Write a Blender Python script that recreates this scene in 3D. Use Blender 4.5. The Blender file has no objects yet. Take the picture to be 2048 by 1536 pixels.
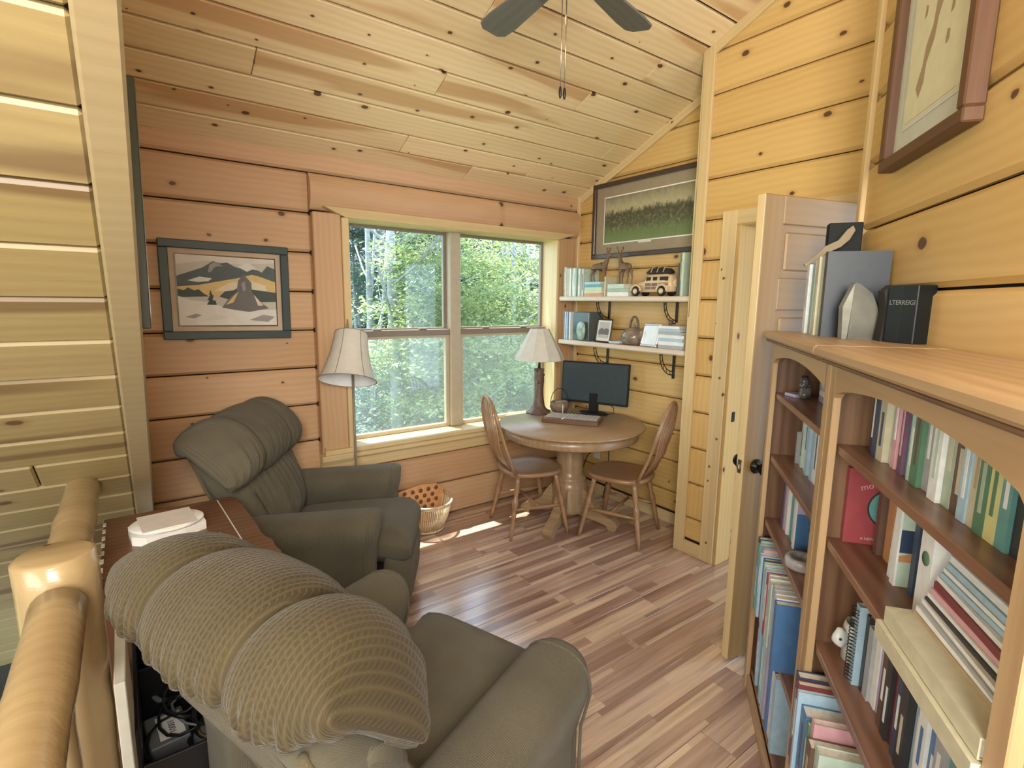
import bpy, bmesh, math, random
import numpy as np
from mathutils import Vector, Matrix, Euler
random.seed(7); rng = np.random.default_rng(7)
PI = math.pi
SC = bpy.context.scene
COL = SC.collection
# ------------------------------------------------------------------ camera, sky, sun, exposure
cam_d = bpy.data.cameras.new('camera'); cam = bpy.data.objects.new('camera', cam_d); COL.objects.link(cam)
FPX, YAW, PITCH, ROLL = 1046.28, math.radians(36.3927), math.radians(-8.90187), math.radians(0.67086)
cam_d.sensor_fit = 'HORIZONTAL'; cam_d.sensor_width = 36.0; cam_d.lens = 36.0*FPX/2048.0
cam_d.clip_start = 0.05; cam_d.clip_end = 500
fw = Vector((math.sin(YAW)*math.cos(PITCH), math.cos(YAW)*math.cos(PITCH), math.sin(PITCH)))
r0 = Vector((math.cos(YAW), -math.sin(YAW), 0)); u0 = r0.cross(fw)
rr = r0*math.cos(ROLL) + u0*math.sin(ROLL); uu = -r0*math.sin(ROLL) + u0*math.cos(ROLL)
mw = Matrix(((rr.x, uu.x, -fw.x, 0), (rr.y, uu.y, -fw.y, 0), (rr.z, uu.z, -fw.z, 1.6), (0, 0, 0, 1)))
cam.matrix_world = mw
SC.camera = cam
world = bpy.data.worlds.new('sky'); SC.world = world; world.use_nodes = True
bg = world.node_tree.nodes['Background']
bg.inputs['Color'].default_value = (0.60, 0.76, 1.0, 1); bg.inputs['Strength'].default_value = 1.9
sun_d = bpy.data.lights.new('sun', 'SUN'); sun = bpy.data.objects.new('sun', sun_d); COL.objects.link(sun)
sun_d.energy = 9.0; sun_d.angle = math.radians(0.5); sun_d.color = (1.0, 0.95, 0.86)
sun.rotation_euler = Vector((0.095, -0.29, -1.0)).to_track_quat('-Z', 'Y').to_euler()
sun.location = (0, 6, 12)
# unseen fill lights added on the side of the great room that the loft opens on (behind and left of the viewer)
def area(name, loc, target, size, power, col):
    d = bpy.data.lights.new(name, 'AREA'); o = bpy.data.objects.new(name, d); COL.objects.link(o)
    d.shape = 'RECTANGLE'; d.size = size[0]; d.size_y = size[1]; d.energy = power; d.color = col
    o.location = loc; o.rotation_euler = (Vector(target)-Vector(loc)).to_track_quat('-Z', 'Y').to_euler()
    return o
area('back_fill_light', (-2.6, -1.6, 1.2), (1.6, 2.4, 2.2), (2.0, 1.6), 16, (0.97, 0.98, 1.0))  # added fill standing in for daylight from behind the viewer
area('ceiling_fill_light', (0.1, -0.9, 2.15), (1.5, 2.3, 3.1), (2.0, 1.4), 105, (1.0, 0.97, 0.90))  # added upward fill that brightens the ceiling, no fixture there
area('side_fill_light', (-2.1, 0.2, 1.5), (1.8, 1.2, 1.9), (1.6, 1.2), 24, (1.0, 0.94, 0.82))  # added fill from the left that lifts the diagonal wall
area('warm_fill_light', (-0.6, -1.6, 2.5), (2.3, 1.4, 1.7), (1.0, 1.0), 12, (1.0, 0.90, 0.68))  # added warm fill from behind the viewer, no lamp there
SC.view_settings.view_transform = 'Standard'; SC.view_settings.look = 'None'
SC.view_settings.exposure = 1.32; SC.view_settings.gamma = 1.0; SC.view_settings.use_curve_mapping = False
SC.cycles.max_bounces = 7; SC.cycles.transparent_max_bounces = 16
SC.cycles.sample_clamp_indirect = 6.0

# ------------------------------------------------------------------ materials
def newmat(name):
    m = bpy.data.materials.new(name); m.use_nodes = True
    nt = m.node_tree; b = nt.nodes['Principled BSDF']
    return m, nt, b
def N(nt, t, **kw):
    n = nt.nodes.new(t)
    for k, v in kw.items():
        if k.startswith('i_'):
            key = k[2:].replace('_', ' ')
            n.inputs[int(key) if key.isdigit() else key].default_value = v
        else: setattr(n, k, v)
    return n
def L(nt, a, b): nt.links.new(a, b)
def c4(c): return (c[0], c[1], c[2], 1)
def ramp(nt, fac, stops):
    r = N(nt, 'ShaderNodeValToRGB'); e = r.color_ramp.elements
    while len(e) < len(stops): e.new(0.5)
    for i, (p, c) in enumerate(stops):
        e[i].position = p; e[i].color = c4(c) if len(c) == 3 else c
    L(nt, fac, r.inputs[0]); return r
def mixc(nt, fac, a, b, mode='MIX'):
    m = N(nt, 'ShaderNodeMix', data_type='RGBA', blend_type=mode)
    for s, v in ((0, fac), (6, a), (7, b)):
        if isinstance(v, (int, float)): m.inputs[s].default_value = v
        elif isinstance(v, tuple): m.inputs[s].default_value = c4(v)
        else: L(nt, v, m.inputs[s])
    return m.outputs[2]
def math_(nt, op, a, b=None, c=None):
    m = N(nt, 'ShaderNodeMath', operation=op)
    for i, v in enumerate((a, b, c)):
        if v is None: continue
        if isinstance(v, (int, float)): m.inputs[i].default_value = v
        else: L(nt, v, m.inputs[i])
    return m.outputs[0]
def plain(name, col, rough=0.6, metal=0.0, noise=0.0, nscale=20, spec=0.5, emit=None, var=0.0):
    m, nt, b = newmat(name)
    b.inputs['Base Color'].default_value = c4(col); b.inputs['Roughness'].default_value = rough
    b.inputs['Metallic'].default_value = metal; b.inputs['Specular IOR Level'].default_value = spec
    tc = N(nt, 'ShaderNodeTexCoord')
    nz = N(nt, 'ShaderNodeTexNoise', i_Scale=nscale, i_Detail=3.0); L(nt, tc.outputs['Object'], nz.inputs['Vector'])
    a = max(noise, 0.06)
    r = ramp(nt, nz.outputs[0], [(0.25, tuple(x*(1-a) for x in col)), (0.75, tuple(min(1, x*(1+a)) for x in col))])
    L(nt, r.outputs[0], b.inputs['Base Color'])
    return m
def wood(name, col, dark, grain=0.35, knots=0.5, kscale=3.0, ksize=0.013, rough=0.45, tone=0.10, gs=1.0, kcol=(0.10, 0.045, 0.02), bump=0.15, streak=0.0, scol=None):
    m, nt, b = newmat(name)
    tc = N(nt, 'ShaderNodeTexCoord'); oi = N(nt, 'ShaderNodeObjectInfo')
    off = N(nt, 'ShaderNodeVectorMath', operation='SCALE'); off.inputs[0].default_value = (37.0, 61.0, 0)
    L(nt, oi.outputs['Random'], off.inputs['Scale'])
    add = N(nt, 'ShaderNodeVectorMath', operation='ADD'); L(nt, tc.outputs['Object'], add.inputs[0]); L(nt, off.outputs[0], add.inputs[1])
    P = add.outputs[0]
    mp = N(nt, 'ShaderNodeMapping'); mp.inputs['Scale'].default_value = (0.9*gs, 9*gs, 9*gs); L(nt, P, mp.inputs['Vector'])
    n1 = N(nt, 'ShaderNodeTexNoise', i_Scale=1.0, i_Detail=4.0, i_Roughness=0.55); L(nt, mp.outputs[0], n1.inputs['Vector'])
    mp2 = N(nt, 'ShaderNodeMapping'); mp2.inputs['Scale'].default_value = (4*gs, 130*gs, 130*gs); L(nt, P, mp2.inputs['Vector'])
    n2 = N(nt, 'ShaderNodeTexNoise', i_Scale=1.0, i_Detail=2.0); L(nt, mp2.outputs[0], n2.inputs['Vector'])
    # wavy growth rings
    mp3 = N(nt, 'ShaderNodeMapping'); mp3.inputs['Scale'].default_value = (0.5*gs, 1*gs, 1*gs); L(nt, P, mp3.inputs['Vector'])
    wv = N(nt, 'ShaderNodeTexWave', wave_type='BANDS', bands_direction='Y', i_Scale=9.0, i_Distortion=5.0, i_Detail=2.0)
    wv.inputs['Detail Scale'].default_value = 0.6; L(nt, mp3.outputs[0], wv.inputs['Vector'])
    g = math_(nt, 'ADD', math_(nt, 'MULTIPLY', n1.outputs[0], 0.60), math_(nt, 'ADD', math_(nt, 'MULTIPLY', n2.outputs[0], 0.2), math_(nt, 'MULTIPLY', wv.outputs[0], 0.2)))
    mid = tuple(a*(1-grain)+d*grain for a, d in zip(col, dark))
    r = ramp(nt, g, [(0.30, col), (0.52, tuple((a+b_)/2 for a, b_ in zip(col, mid))), (0.72, mid)])
    colr = r.outputs[0]
    if streak:
        mps = N(nt, 'ShaderNodeMapping'); mps.inputs['Scale'].default_value = (0.55, 5.5, 0); L(nt, P, mps.inputs['Vector'])
        ns = N(nt, 'ShaderNodeTexNoise', i_Scale=1.0, i_Detail=1.5); L(nt, mps.outputs[0], ns.inputs['Vector'])
        rs = ramp(nt, ns.outputs[0], [(0.575, (0, 0, 0)), (0.63, (1, 1, 1))])
        colr = mixc(nt, math_(nt, 'MULTIPLY', rs.outputs[0], streak), colr, scol or dark)
    if knots > 0:
        mk = N(nt, 'ShaderNodeMapping'); mk.inputs['Scale'].default_value = (kscale*0.8, kscale*1.2, 0); L(nt, P, mk.inputs['Vector'])
        nk = N(nt, 'ShaderNodeTexNoise', i_Scale=40.0); L(nt, P, nk.inputs['Vector'])
        ad = N(nt, 'ShaderNodeVectorMath', operation='MULTIPLY_ADD'); ad.inputs[1].default_value = (0.03, 0.03, 0); L(nt, nk.outputs['Color'], ad.inputs[0]); L(nt, mk.outputs[0], ad.inputs[2])
        vo = N(nt, 'ShaderNodeTexVoronoi', voronoi_dimensions='2D', i_Scale=1.0); L(nt, ad.outputs[0], vo.inputs['Vector'])
        sp = N(nt, 'ShaderNodeSeparateColor'); L(nt, vo.outputs['Color'], sp.inputs[0])
        size = math_(nt, 'MULTIPLY', math_(nt, 'MULTIPLY_ADD', sp.outputs[1], 1.1, 0.35), ksize*kscale)
        q = math_(nt, 'DIVIDE', vo.outputs['Distance'], size)
        on = math_(nt, 'LESS_THAN', sp.outputs[0], knots)
        core = math_(nt, 'MULTIPLY', ramp(nt, q, [(0.75, (1, 1, 1)), (1.0, (0, 0, 0))]).outputs[0], on)
        halo = math_(nt, 'MULTIPLY', ramp(nt, math_(nt, 'MULTIPLY', q, 0.35), [(0.25, (0.55, 0.55, 0.55)), (0.75, (0, 0, 0))]).outputs[0], on)
        colr = mixc(nt, halo, colr, dark)
        colr = mixc(nt, core, colr, kcol)
    if tone > 0:
        hv = N(nt, 'ShaderNodeHueSaturation')
        L(nt, math_(nt, 'MULTIPLY_ADD', oi.outputs['Random'], tone*2, 1-tone), hv.inputs['Value'])
        L(nt, math_(nt, 'MULTIPLY_ADD', oi.outputs['Random'], -tone*0.8, 1+tone*0.4), hv.inputs['Saturation'])
        L(nt, colr, hv.inputs['Color']); colr = hv.outputs[0]
    L(nt, colr, b.inputs['Base Color']); b.inputs['Roughness'].default_value = rough
    if bump:
        bp = N(nt, 'ShaderNodeBump', i_Strength=bump, i_Distance=0.002); L(nt, n2.outputs[0], bp.inputs['Height']); L(nt, bp.outputs[0], b.inputs['Normal'])
    return m
pine_ceil = wood('pine_ceiling', (0.82, 0.65, 0.38), (0.52, 0.32, 0.13), knots=0.75, kscale=4.1, ksize=0.012, streak=0.7, scol=(0.50, 0.27, 0.11), tone=0.05)
pine_log = wood('pine_log', (0.64, 0.43, 0.16), (0.40, 0.20, 0.06), knots=0.6, kscale=2.9, ksize=0.017, tone=0.07)
pine_win = wood('pine_log_window_side', (0.56, 0.36, 0.20), (0.36, 0.19, 0.09), knots=0.65, kscale=3.2, ksize=0.013, tone=0.07)  # pinker, slightly darker pine tone for the window wall
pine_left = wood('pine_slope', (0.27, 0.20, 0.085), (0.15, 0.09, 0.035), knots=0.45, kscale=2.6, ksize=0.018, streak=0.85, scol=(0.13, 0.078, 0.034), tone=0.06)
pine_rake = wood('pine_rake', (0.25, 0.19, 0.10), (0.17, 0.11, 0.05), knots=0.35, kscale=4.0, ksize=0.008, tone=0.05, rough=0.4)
pine_trim = wood('pine_trim', (0.66, 0.51, 0.27), (0.46, 0.29, 0.12), knots=0.35, kscale=4.0, ksize=0.008, tone=0.05, rough=0.35)
door_wood = wood('door_pine', (0.29, 0.175, 0.055), (0.19, 0.095, 0.028), knots=0.15, kscale=3.0, tone=0.04)
peeled = wood('peeled_log', (0.36, 0.26, 0.135), (0.23, 0.135, 0.06), knots=0.3, kscale=4, ksize=0.008, gs=0.8, rough=0.22, bump=0.4, tone=0.03)
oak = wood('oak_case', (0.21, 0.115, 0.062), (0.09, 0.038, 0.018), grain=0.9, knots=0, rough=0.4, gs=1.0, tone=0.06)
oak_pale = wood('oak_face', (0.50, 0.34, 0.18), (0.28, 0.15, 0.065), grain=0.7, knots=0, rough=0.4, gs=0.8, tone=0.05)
oak_shelf = wood('oak_shelf', (0.28, 0.145, 0.09), (0.12, 0.05, 0.03), grain=0.9, knots=0, rough=0.28, gs=1.0, tone=0.06)
oak_table = wood('oak_table', (0.37, 0.25, 0.14), (0.22, 0.13, 0.065), grain=0.6, knots=0, rough=0.28, tone=0.0)
chair_wood = wood('chair_oak', (0.34, 0.20, 0.10), (0.19, 0.09, 0.04), grain=0.6, knots=0, rough=0.3, tone=0.03)
walnut = wood('side_table_walnut', (0.17, 0.085, 0.048), (0.085, 0.036, 0.018), grain=0.6, knots=0, rough=0.25, tone=0.0)
shelf_white = wood('whitewashed_shelf', (0.66, 0.56, 0.45), (0.42, 0.30, 0.2), knots=0.3, kscale=4, tone=0.03)
gap_dark = plain('gap_dark', (0.02, 0.011, 0.006), 0.95)

def floor_mat():
    m, nt, b = newmat('laminate')
    tc = N(nt, 'ShaderNodeTexCoord'); oi = N(nt, 'ShaderNodeObjectInfo')
    off = N(nt, 'ShaderNodeVectorMath', operation='SCALE'); off.inputs[0].default_value = (53.0, 0.0, 91.0); L(nt, oi.outputs['Random'], off.inputs['Scale'])
    add = N(nt, 'ShaderNodeVectorMath', operation='ADD'); L(nt, tc.outputs['Object'], add.inputs[0]); L(nt, off.outputs[0], add.inputs[1])
    sx = N(nt, 'ShaderNodeSeparateXYZ'); L(nt, add.outputs[0], sx.inputs[0])
    row = math_(nt, 'FLOOR', math_(nt, 'DIVIDE', math_(nt, 'ADD', sx.outputs[1], 5.0), 0.049))
    xo = math_(nt, 'ADD', sx.outputs[0], math_(nt, 'MULTIPLY', row, 0.37))
    cell = math_(nt, 'FLOOR', math_(nt, 'DIVIDE', xo, 0.95))
    cb = N(nt, 'ShaderNodeCombineXYZ'); L(nt, cell, cb.inputs[0]); L(nt, row, cb.inputs[1]); L(nt, sx.outputs[2], cb.inputs[2])
    wn = N(nt, 'ShaderNodeTexWhiteNoise', noise_dimensions='3D'); L(nt, cb.outputs[0], wn.inputs['Vector'])
    tone = ramp(nt, wn.outputs[0], [(0.0, (0.29, 0.17, 0.13)), (0.35, (0.42, 0.28, 0.22)), (0.65, (0.52, 0.37, 0.29)), (1.0, (0.72, 0.56, 0.40))])
    mp = N(nt, 'ShaderNodeMapping'); mp.inputs['Scale'].default_value = (1.6, 34, 1); L(nt, add.outputs[0], mp.inputs['Vector'])
    n1 = N(nt, 'ShaderNodeTexNoise', i_Scale=1.0, i_Detail=5.0, i_Roughness=0.6, i_Distortion=0.6); L(nt, mp.outputs[0], n1.inputs['Vector'])
    g = ramp(nt, n1.outputs[0], [(0.3, (0.62, 0.55, 0.52)), (0.5, (0.95, 0.93, 0.92)), (0.7, (1.25, 1.22, 1.2))])
    L(nt, mixc(nt, 1.0, tone.outputs[0], g.outputs[0], 'MULTIPLY'), b.inputs['Base Color'])
    b.inputs['Roughness'].default_value = 0.30; b.inputs['Specular IOR Level'].default_value = 0.75
    b.inputs['Coat Weight'].default_value = 1.0; b.inputs['Coat Roughness'].default_value = 0.20; b.inputs['Coat IOR'].default_value = 1.75
    return m
laminate = floor_mat()

def fabric(name, col, col2, waffle=True):
    m, nt, b = newmat(name)
    tc = N(nt, 'ShaderNodeTexCoord')
    n0 = N(nt, 'ShaderNodeTexNoise', i_Scale=5.0, i_Detail=3.0); L(nt, tc.outputs['Object'], n0.inputs['Vector'])
    base = ramp(nt, n0.outputs[0], [(0.3, col2), (0.7, col)]).outputs[0]
    w1 = N(nt, 'ShaderNodeTexWave', wave_type='BANDS', bands_direction='X', i_Scale=(26.0 if waffle else 60.0), i_Distortion=0.15)
    w2 = N(nt, 'ShaderNodeTexWave', wave_type='BANDS', bands_direction='Y', i_Scale=(20.0 if waffle else 60.0), i_Distortion=0.15)
    L(nt, tc.outputs['UV'], w1.inputs['Vector']); L(nt, tc.outputs['UV'], w2.inputs['Vector'])
    w = math_(nt, 'MAXIMUM', math_(nt, 'POWER', w1.outputs[0], 3.0), math_(nt, 'MULTIPLY', math_(nt, 'POWER', w2.outputs[0], 3.0), 0.7))
    n2 = N(nt, 'ShaderNodeTexNoise', i_Scale=260.0); L(nt, tc.outputs['Object'], n2.inputs['Vector'])
    k = 0.38 if waffle else 0.15
    base = mixc(nt, math_(nt, 'MULTIPLY', w, k), base, tuple(min(1, x*2.0+0.015) for x in col))
    base = mixc(nt, math_(nt, 'MULTIPLY', n2.outputs[0], 0.3), base, tuple(x*0.55 for x in col2))
    L(nt, base, b.inputs['Base Color']); b.inputs['Roughness'].default_value = 0.85
    b.inputs['Sheen Weight'].default_value = 0.12; b.inputs['Sheen Roughness'].default_value = 0.4; b.inputs['Specular IOR Level'].default_value = 0.2
    bp = N(nt, 'ShaderNodeBump', i_Strength=0.5, i_Distance=0.003); L(nt, math_(nt, 'ADD', w, n2.outputs[0]), bp.inputs['Height']); L(nt, bp.outputs[0], b.inputs['Normal'])
    return m
fab_waffle = fabric('recliner_waffle', (0.066, 0.050, 0.024), (0.046, 0.034, 0.016), True)
fab_plain = fabric('recliner_velvet', (0.128, 0.113, 0.078), (0.090, 0.078, 0.053), False)
fab_back = fabric('recliner_back_cloth', (0.13, 0.105, 0.06), (0.09, 0.072, 0.04), False)

black = plain('black_plastic', (0.010, 0.0105, 0.012), 0.4, spec=0.3)
dkgreen = plain('frame_green', (0.035, 0.055, 0.055), 0.45)
iron = plain('bracket_iron', (0.03, 0.027, 0.024), 0.5, metal=0.6)
bronze = plain('window_bronze', (0.20, 0.165, 0.125), 0.4)
white = plain('white_paper', (0.80, 0.80, 0.78), 0.7)
offwhite = plain('offwhite', (0.62, 0.60, 0.53), 0.7)
linen = plain('lampshade_linen', (0.56, 0.54, 0.48), 0.85)
linen_in = plain('lampshade_lining', (0.82, 0.83, 0.82), 0.8)
knobm = plain('knob_bronze', (0.02, 0.018, 0.016), 0.3, metal=0.7)
brass = plain('satin_nickel', (0.45, 0.42, 0.36), 0.3, metal=1.0)
screen = plain('monitor_screen', (0.045, 0.065, 0.075), 0.12, spec=0.6)
bark_lamp = plain('lamp_base', (0.12, 0.075, 0.055), 0.5, noise=0.35, nscale=30)
gdark = plain('dark_interior', (0.02, 0.018, 0.018), 0.8)
cherry = wood('cherry_frame', (0.115, 0.05, 0.02), (0.06, 0.024, 0.01), grain=0.6, knots=0, rough=0.5, tone=0)
dkbrown = plain('frame_dark_brown', (0.06, 0.04, 0.03), 0.25)
fanm = plain('fan_bronze', (0.12, 0.11, 0.095), 0.35, metal=0.3)
fanblade = wood('fan_blade', (0.15, 0.15, 0.135), (0.08, 0.075, 0.065), grain=0.5, knots=0, rough=0.45, tone=0)
rock = plain('agate_rock', (0.095, 0.09, 0.068), 0.35, noise=0.5, nscale=14)
wickerm = plain('wicker', (0.66, 0.52, 0.34), 0.6, noise=0.25, nscale=60)
wicker_o = plain('wicker_board', (0.60, 0.30, 0.13), 0.55, noise=0.15, nscale=30)

def glass_mat():
    m = bpy.data.materials.new('window_glass'); m.use_nodes = True; nt = m.node_tree; nt.nodes.clear()
    o = N(nt, 'ShaderNodeOutputMaterial'); t = N(nt, 'ShaderNodeBsdfTransparent'); g = N(nt, 'ShaderNodeBsdfGlossy', i_Roughness=0.02)
    t.inputs[0].default_value = (0.93, 0.96, 0.95, 1)
    lw = N(nt, 'ShaderNodeLayerWeight'); f = math_(nt, 'MULTIPLY_ADD', math_(nt, 'POWER', lw.outputs['Facing'], 4.0), 0.5, 0.03); mx = N(nt, 'ShaderNodeMixShader')
    L(nt, f, mx.inputs[0]); L(nt, t.outputs[0], mx.inputs[1]); L(nt, g.outputs[0], mx.inputs[2]); L(nt, mx.outputs[0], o.inputs[0]); return m
glass = glass_mat()
def screen_mat():
    m = bpy.data.materials.new('insect_screen'); m.use_nodes = True; nt = m.node_tree; nt.nodes.clear()
    o = N(nt, 'ShaderNodeOutputMaterial'); t = N(nt, 'ShaderNodeBsdfTransparent'); g = N(nt, 'ShaderNodeBsdfDiffuse')
    g.inputs[0].default_value = (0.72, 0.78, 0.78, 1)
    tr = N(nt, 'ShaderNodeBsdfTranslucent'); tr.inputs[0].default_value = (0.72, 0.78, 0.78, 1)
    ad = N(nt, 'ShaderNodeMixShader'); ad.inputs[0].default_value = 0.5; L(nt, g.outputs[0], ad.inputs[1]); L(nt, tr.outputs[0], ad.inputs[2])
    mx = N(nt, 'ShaderNodeMixShader'); mx.inputs[0].default_value = 0.085
    L(nt, t.outputs[0], mx.inputs[1]); L(nt, ad.outputs[0], mx.inputs[2]); L(nt, mx.outputs[0], o.inputs[0]); return m
mesh_screen = screen_mat()
def leaf_mat(name, c1, c2):
    m, nt, b = newmat(name)
    g = N(nt, 'ShaderNodeTexCoord'); nz = N(nt, 'ShaderNodeTexNoise', i_Scale=1.3, i_Detail=6.0, i_Roughness=0.8); L(nt, g.outputs['Object'], nz.inputs['Vector'])
    col = ramp(nt, nz.outputs[0], [(0.35, c1), (0.65, c2)]).outputs[0]
    L(nt, col, b.inputs['Base Color']); b.inputs['Roughness'].default_value = 0.5
    tr = N(nt, 'ShaderNodeBsdfTranslucent'); L(nt, col, tr.inputs[0])
    mx = N(nt, 'ShaderNodeMixShader'); mx.inputs[0].default_value = 0.5
    L(nt, b.outputs[0], mx.inputs[1]); L(nt, tr.outputs[0], mx.inputs[2]); L(nt, mx.outputs[0], nt.nodes['Material Output'].inputs[0]); return m
leaf_bright = leaf_mat('leaf_bright', (0.11, 0.19, 0.07), (0.46, 0.50, 0.22))
leaf_mid = leaf_mat('leaf_mid', (0.05, 0.12, 0.065), (0.24, 0.32, 0.18))
leaf_cool = leaf_mat('leaf_cool', (0.07, 0.135, 0.115), (0.25, 0.33, 0.29))
barkm = plain('tree_bark', (0.28, 0.29, 0.28), 0.9, noise=0.4, nscale=12)
grassm = plain('forest_floor', (0.16, 0.26, 0.10), 0.9, noise=0.5, nscale=1.5)

# ------------------------------------------------------------------ builders
def link(o, parent=None):
    COL.objects.link(o)
    if parent is not None: o.parent = parent
    return o
def tag(o, label=None, cat=None, group=None, kind=None):
    if label: o['label'] = label
    if cat: o['category'] = cat
    if group: o['group'] = group
    if kind: o['kind'] = kind
    return o
def thing(name, label, cat, loc=(0, 0, 0), rz=0.0, group=None):
    o = bpy.data.objects.new(name, None); link(o); o.location = loc; o.rotation_euler = (0, 0, rz)
    o.empty_display_size = 0.05
    return tag(o, label, cat, group)
def mesh(name, V, F, mat, parent=None, smooth=False, uvs=None, loc=None, rot=None):
    me = bpy.data.meshes.new(name); me.from_pydata([tuple(v) for v in V], [], F)
    mats = mat if isinstance(mat, (list, tuple)) else [mat]
    for m in mats: me.materials.append(m)
    if uvs is not None:
        ul = me.uv_layers.new(name='UVMap')
        for lp in me.loops: ul.data[lp.index].uv = uvs[lp.vertex_index]
    if smooth: me.polygons.foreach_set('use_smooth', [True]*len(me.polygons))
    me.update()
    o = bpy.data.objects.new(name, me); link(o, parent)
    if loc is not None: o.location = loc
    if rot is not None: o.rotation_euler = rot
    return o
_bx = {}
def boxmesh(dx, dy, dz, bev, mat):
    key = (round(dx, 4), round(dy, 4), round(dz, 4), round(bev, 4), mat.name)
    if key in _bx: return _bx[key]
    bm = bmesh.new(); bmesh.ops.create_cube(bm, size=1.0)
    for v in bm.verts: v.co = Vector((v.co.x*dx, v.co.y*dy, v.co.z*dz))
    if bev > 0: bmesh.ops.bevel(bm, geom=bm.edges[:], offset=min(bev, 0.45*min(dx, dy, dz)), segments=1, affect='EDGES')
    me = bpy.data.meshes.new('box'); bm.to_mesh(me); bm.free(); me.materials.append(mat); _bx[key] = me
    return me
AX = [Vector((1, 0, 0)), Vector((0, 1, 0)), Vector((0, 0, 1))]
def box(name, b, mat, parent=None, bev=0.002, frame=None):
    """axis aligned box (x0,x1,y0,y1,z0,z1) in the parent's frame; mesh-local X is its longest side, so the grain follows it"""
    d = [b[1]-b[0], b[3]-b[2], b[5]-b[4]]
    o_ = sorted(range(3), key=lambda i: -d[i]); i, j, k = o_
    me = boxmesh(d[i], d[j], d[k], bev, mat)
    o = bpy.data.objects.new(name, me); link(o, parent)
    X, Z = AX[i], AX[k]; Y = Z.cross(X)
    M = Matrix((X, Y, Z)).transposed().to_4x4()
    M.translation = Vector(((b[0]+b[1])/2, (b[2]+b[3])/2, (b[4]+b[5])/2))
    if frame is not None: M = frame @ M
    o.matrix_local = M
    return o
def loft(name, rings, mat, parent=None, cap=True, uv=True, smooth=True, closed=True, loc=None, rot=None):
    n = len(rings[0]); V = []; UV = []; F = []
    acc = 0.0; prev = None
    for ring in rings:
        c = sum((Vector(p) for p in ring), Vector())/n
        if prev is not None: acc += (c-prev).length
        prev = c; s = 0.0
        for k, p in enumerate(ring):
            if k: s += (Vector(p)-Vector(ring[k-1])).length
            V.append(tuple(p)); UV.append((acc, s))
    m = n if closed else n-1
    for i in range(len(rings)-1):
        for k in range(m):
            a, b_ = i*n+k, i*n+(k+1) % n
            F.append((a, b_, b_+n, a+n))
    if cap and closed:
        for i, fl in ((0, True), (len(rings)-1, False)):
            c = sum((Vector(p) for p in rings[i]), Vector())/n
            ci = len(V); V.append(tuple(c)); UV.append(UV[i*n])
            for k in range(n):
                a, b_ = i*n+k, i*n+(k+1) % n
                F.append((b_, a, ci) if fl else (a, b_, ci))
    return mesh(name, V, F, mat, parent, smooth, UV if uv else None, loc, rot)
def lathe(name, prof, mat, parent=None, seg=32, loc=None, rot=None, cap=True, squash=1.0, wob=0.0):
    rings = []
    for i, (r, z) in enumerate(prof):
        rings.append([(r*math.cos(2*PI*k/seg)*(1+wob*math.sin(k*2.1+i)), squash*r*math.sin(2*PI*k/seg)*(1+wob*math.cos(k*1.7+i)), z) for k in range(seg)])
    return loft(name, rings, mat, parent, cap=cap, loc=loc, rot=rot)
def tube_rings(path, rad, seg=8, squash=1.0):
    P = [Vector(p) for p in path]; n = len(P); rings = []
    rad = rad if isinstance(rad, (list, tuple)) else [rad]*n
    T0 = (P[1]-P[0]).normalized(); ref = Vector((0, 0, 1)) if abs(T0.z) < 0.9 else Vector((1, 0, 0))
    Nn = (ref - T0*ref.dot(T0)).normalized()
    for i in range(n):
        T = (P[min(i+1, n-1)]-P[max(i-1, 0)]).normalized()
        Nn = (Nn - T*Nn.dot(T)).normalized(); B = T.cross(Nn)
        rings.append([tuple(P[i] + (Nn*math.cos(2*PI*k/seg) + B*math.sin(2*PI*k/seg)*squash)*rad[i]) for k in range(seg)])
    return rings
def tube(name, path, rad, mat, parent=None, seg=8, squash=1.0, **kw):
    return loft(name, tube_rings(path, rad, seg, squash), mat, parent, **kw)
def tubes(name, paths, rad, mat, parent=None, seg=6):
    V, F = [], []
    for pth in paths:
        rg = tube_rings(pth, rad, seg); b0 = len(V)
        for r_ in rg: V += r_
        for i in range(len(rg)-1):
            for k in range(seg):
                a, b_ = b0+i*seg+k, b0+i*seg+(k+1) % seg
                F.append((a, b_, b_+seg, a+seg))
        F.append(tuple(range(b0+seg-1, b0-1, -1))); F.append(tuple(range(len(V)-seg, len(V))))
    return mesh(name, V, F, mat, parent, True)
def prism(name, pts, z0, z1, mat, parent=None, frame=None, loc=None, rot=None):
    """extrude a 2-D outline in local XY"""
    n = len(pts); V = [(p[0], p[1], z0) for p in pts] + [(p[0], p[1], z1) for p in pts]
    F = [tuple(range(n-1, -1, -1)), tuple(range(n, 2*n))] + [(i, (i+1) % n, n+(i+1) % n, n+i) for i in range(n)]
    o = mesh(name, V, F, mat, parent, False, None, loc, rot)
    if frame is not None: o.matrix_local = frame
    return o
def skin(name, verts, edges, radii, mat, parent=None, loc=None, rot=None, sub=1):
    me = bpy.data.meshes.new(name); me.from_pydata(verts, edges, []); me.materials.append(mat)
    o = bpy.data.objects.new(name, me); link(o, parent)
    sl = me.skin_vertices[0] if me.skin_vertices else None
    if sl is None:
        bm = bmesh.new(); bm.from_mesh(me); bm.verts.layers.skin.new(); bm.to_mesh(me); bm.free(); sl = me.skin_vertices[0]
    for i, r in enumerate(radii): sl.data[i].radius = (r, r)
    sl.data[0].use_root = True
    o.modifiers.new('skin', 'SKIN').use_smooth_shade = True
    s = o.modifiers.new('sub', 'SUBSURF'); s.levels = sub; s.render_levels = sub
    if loc is not None: o.location = loc
    if rot is not None: o.rotation_euler = rot
    return o
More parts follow.
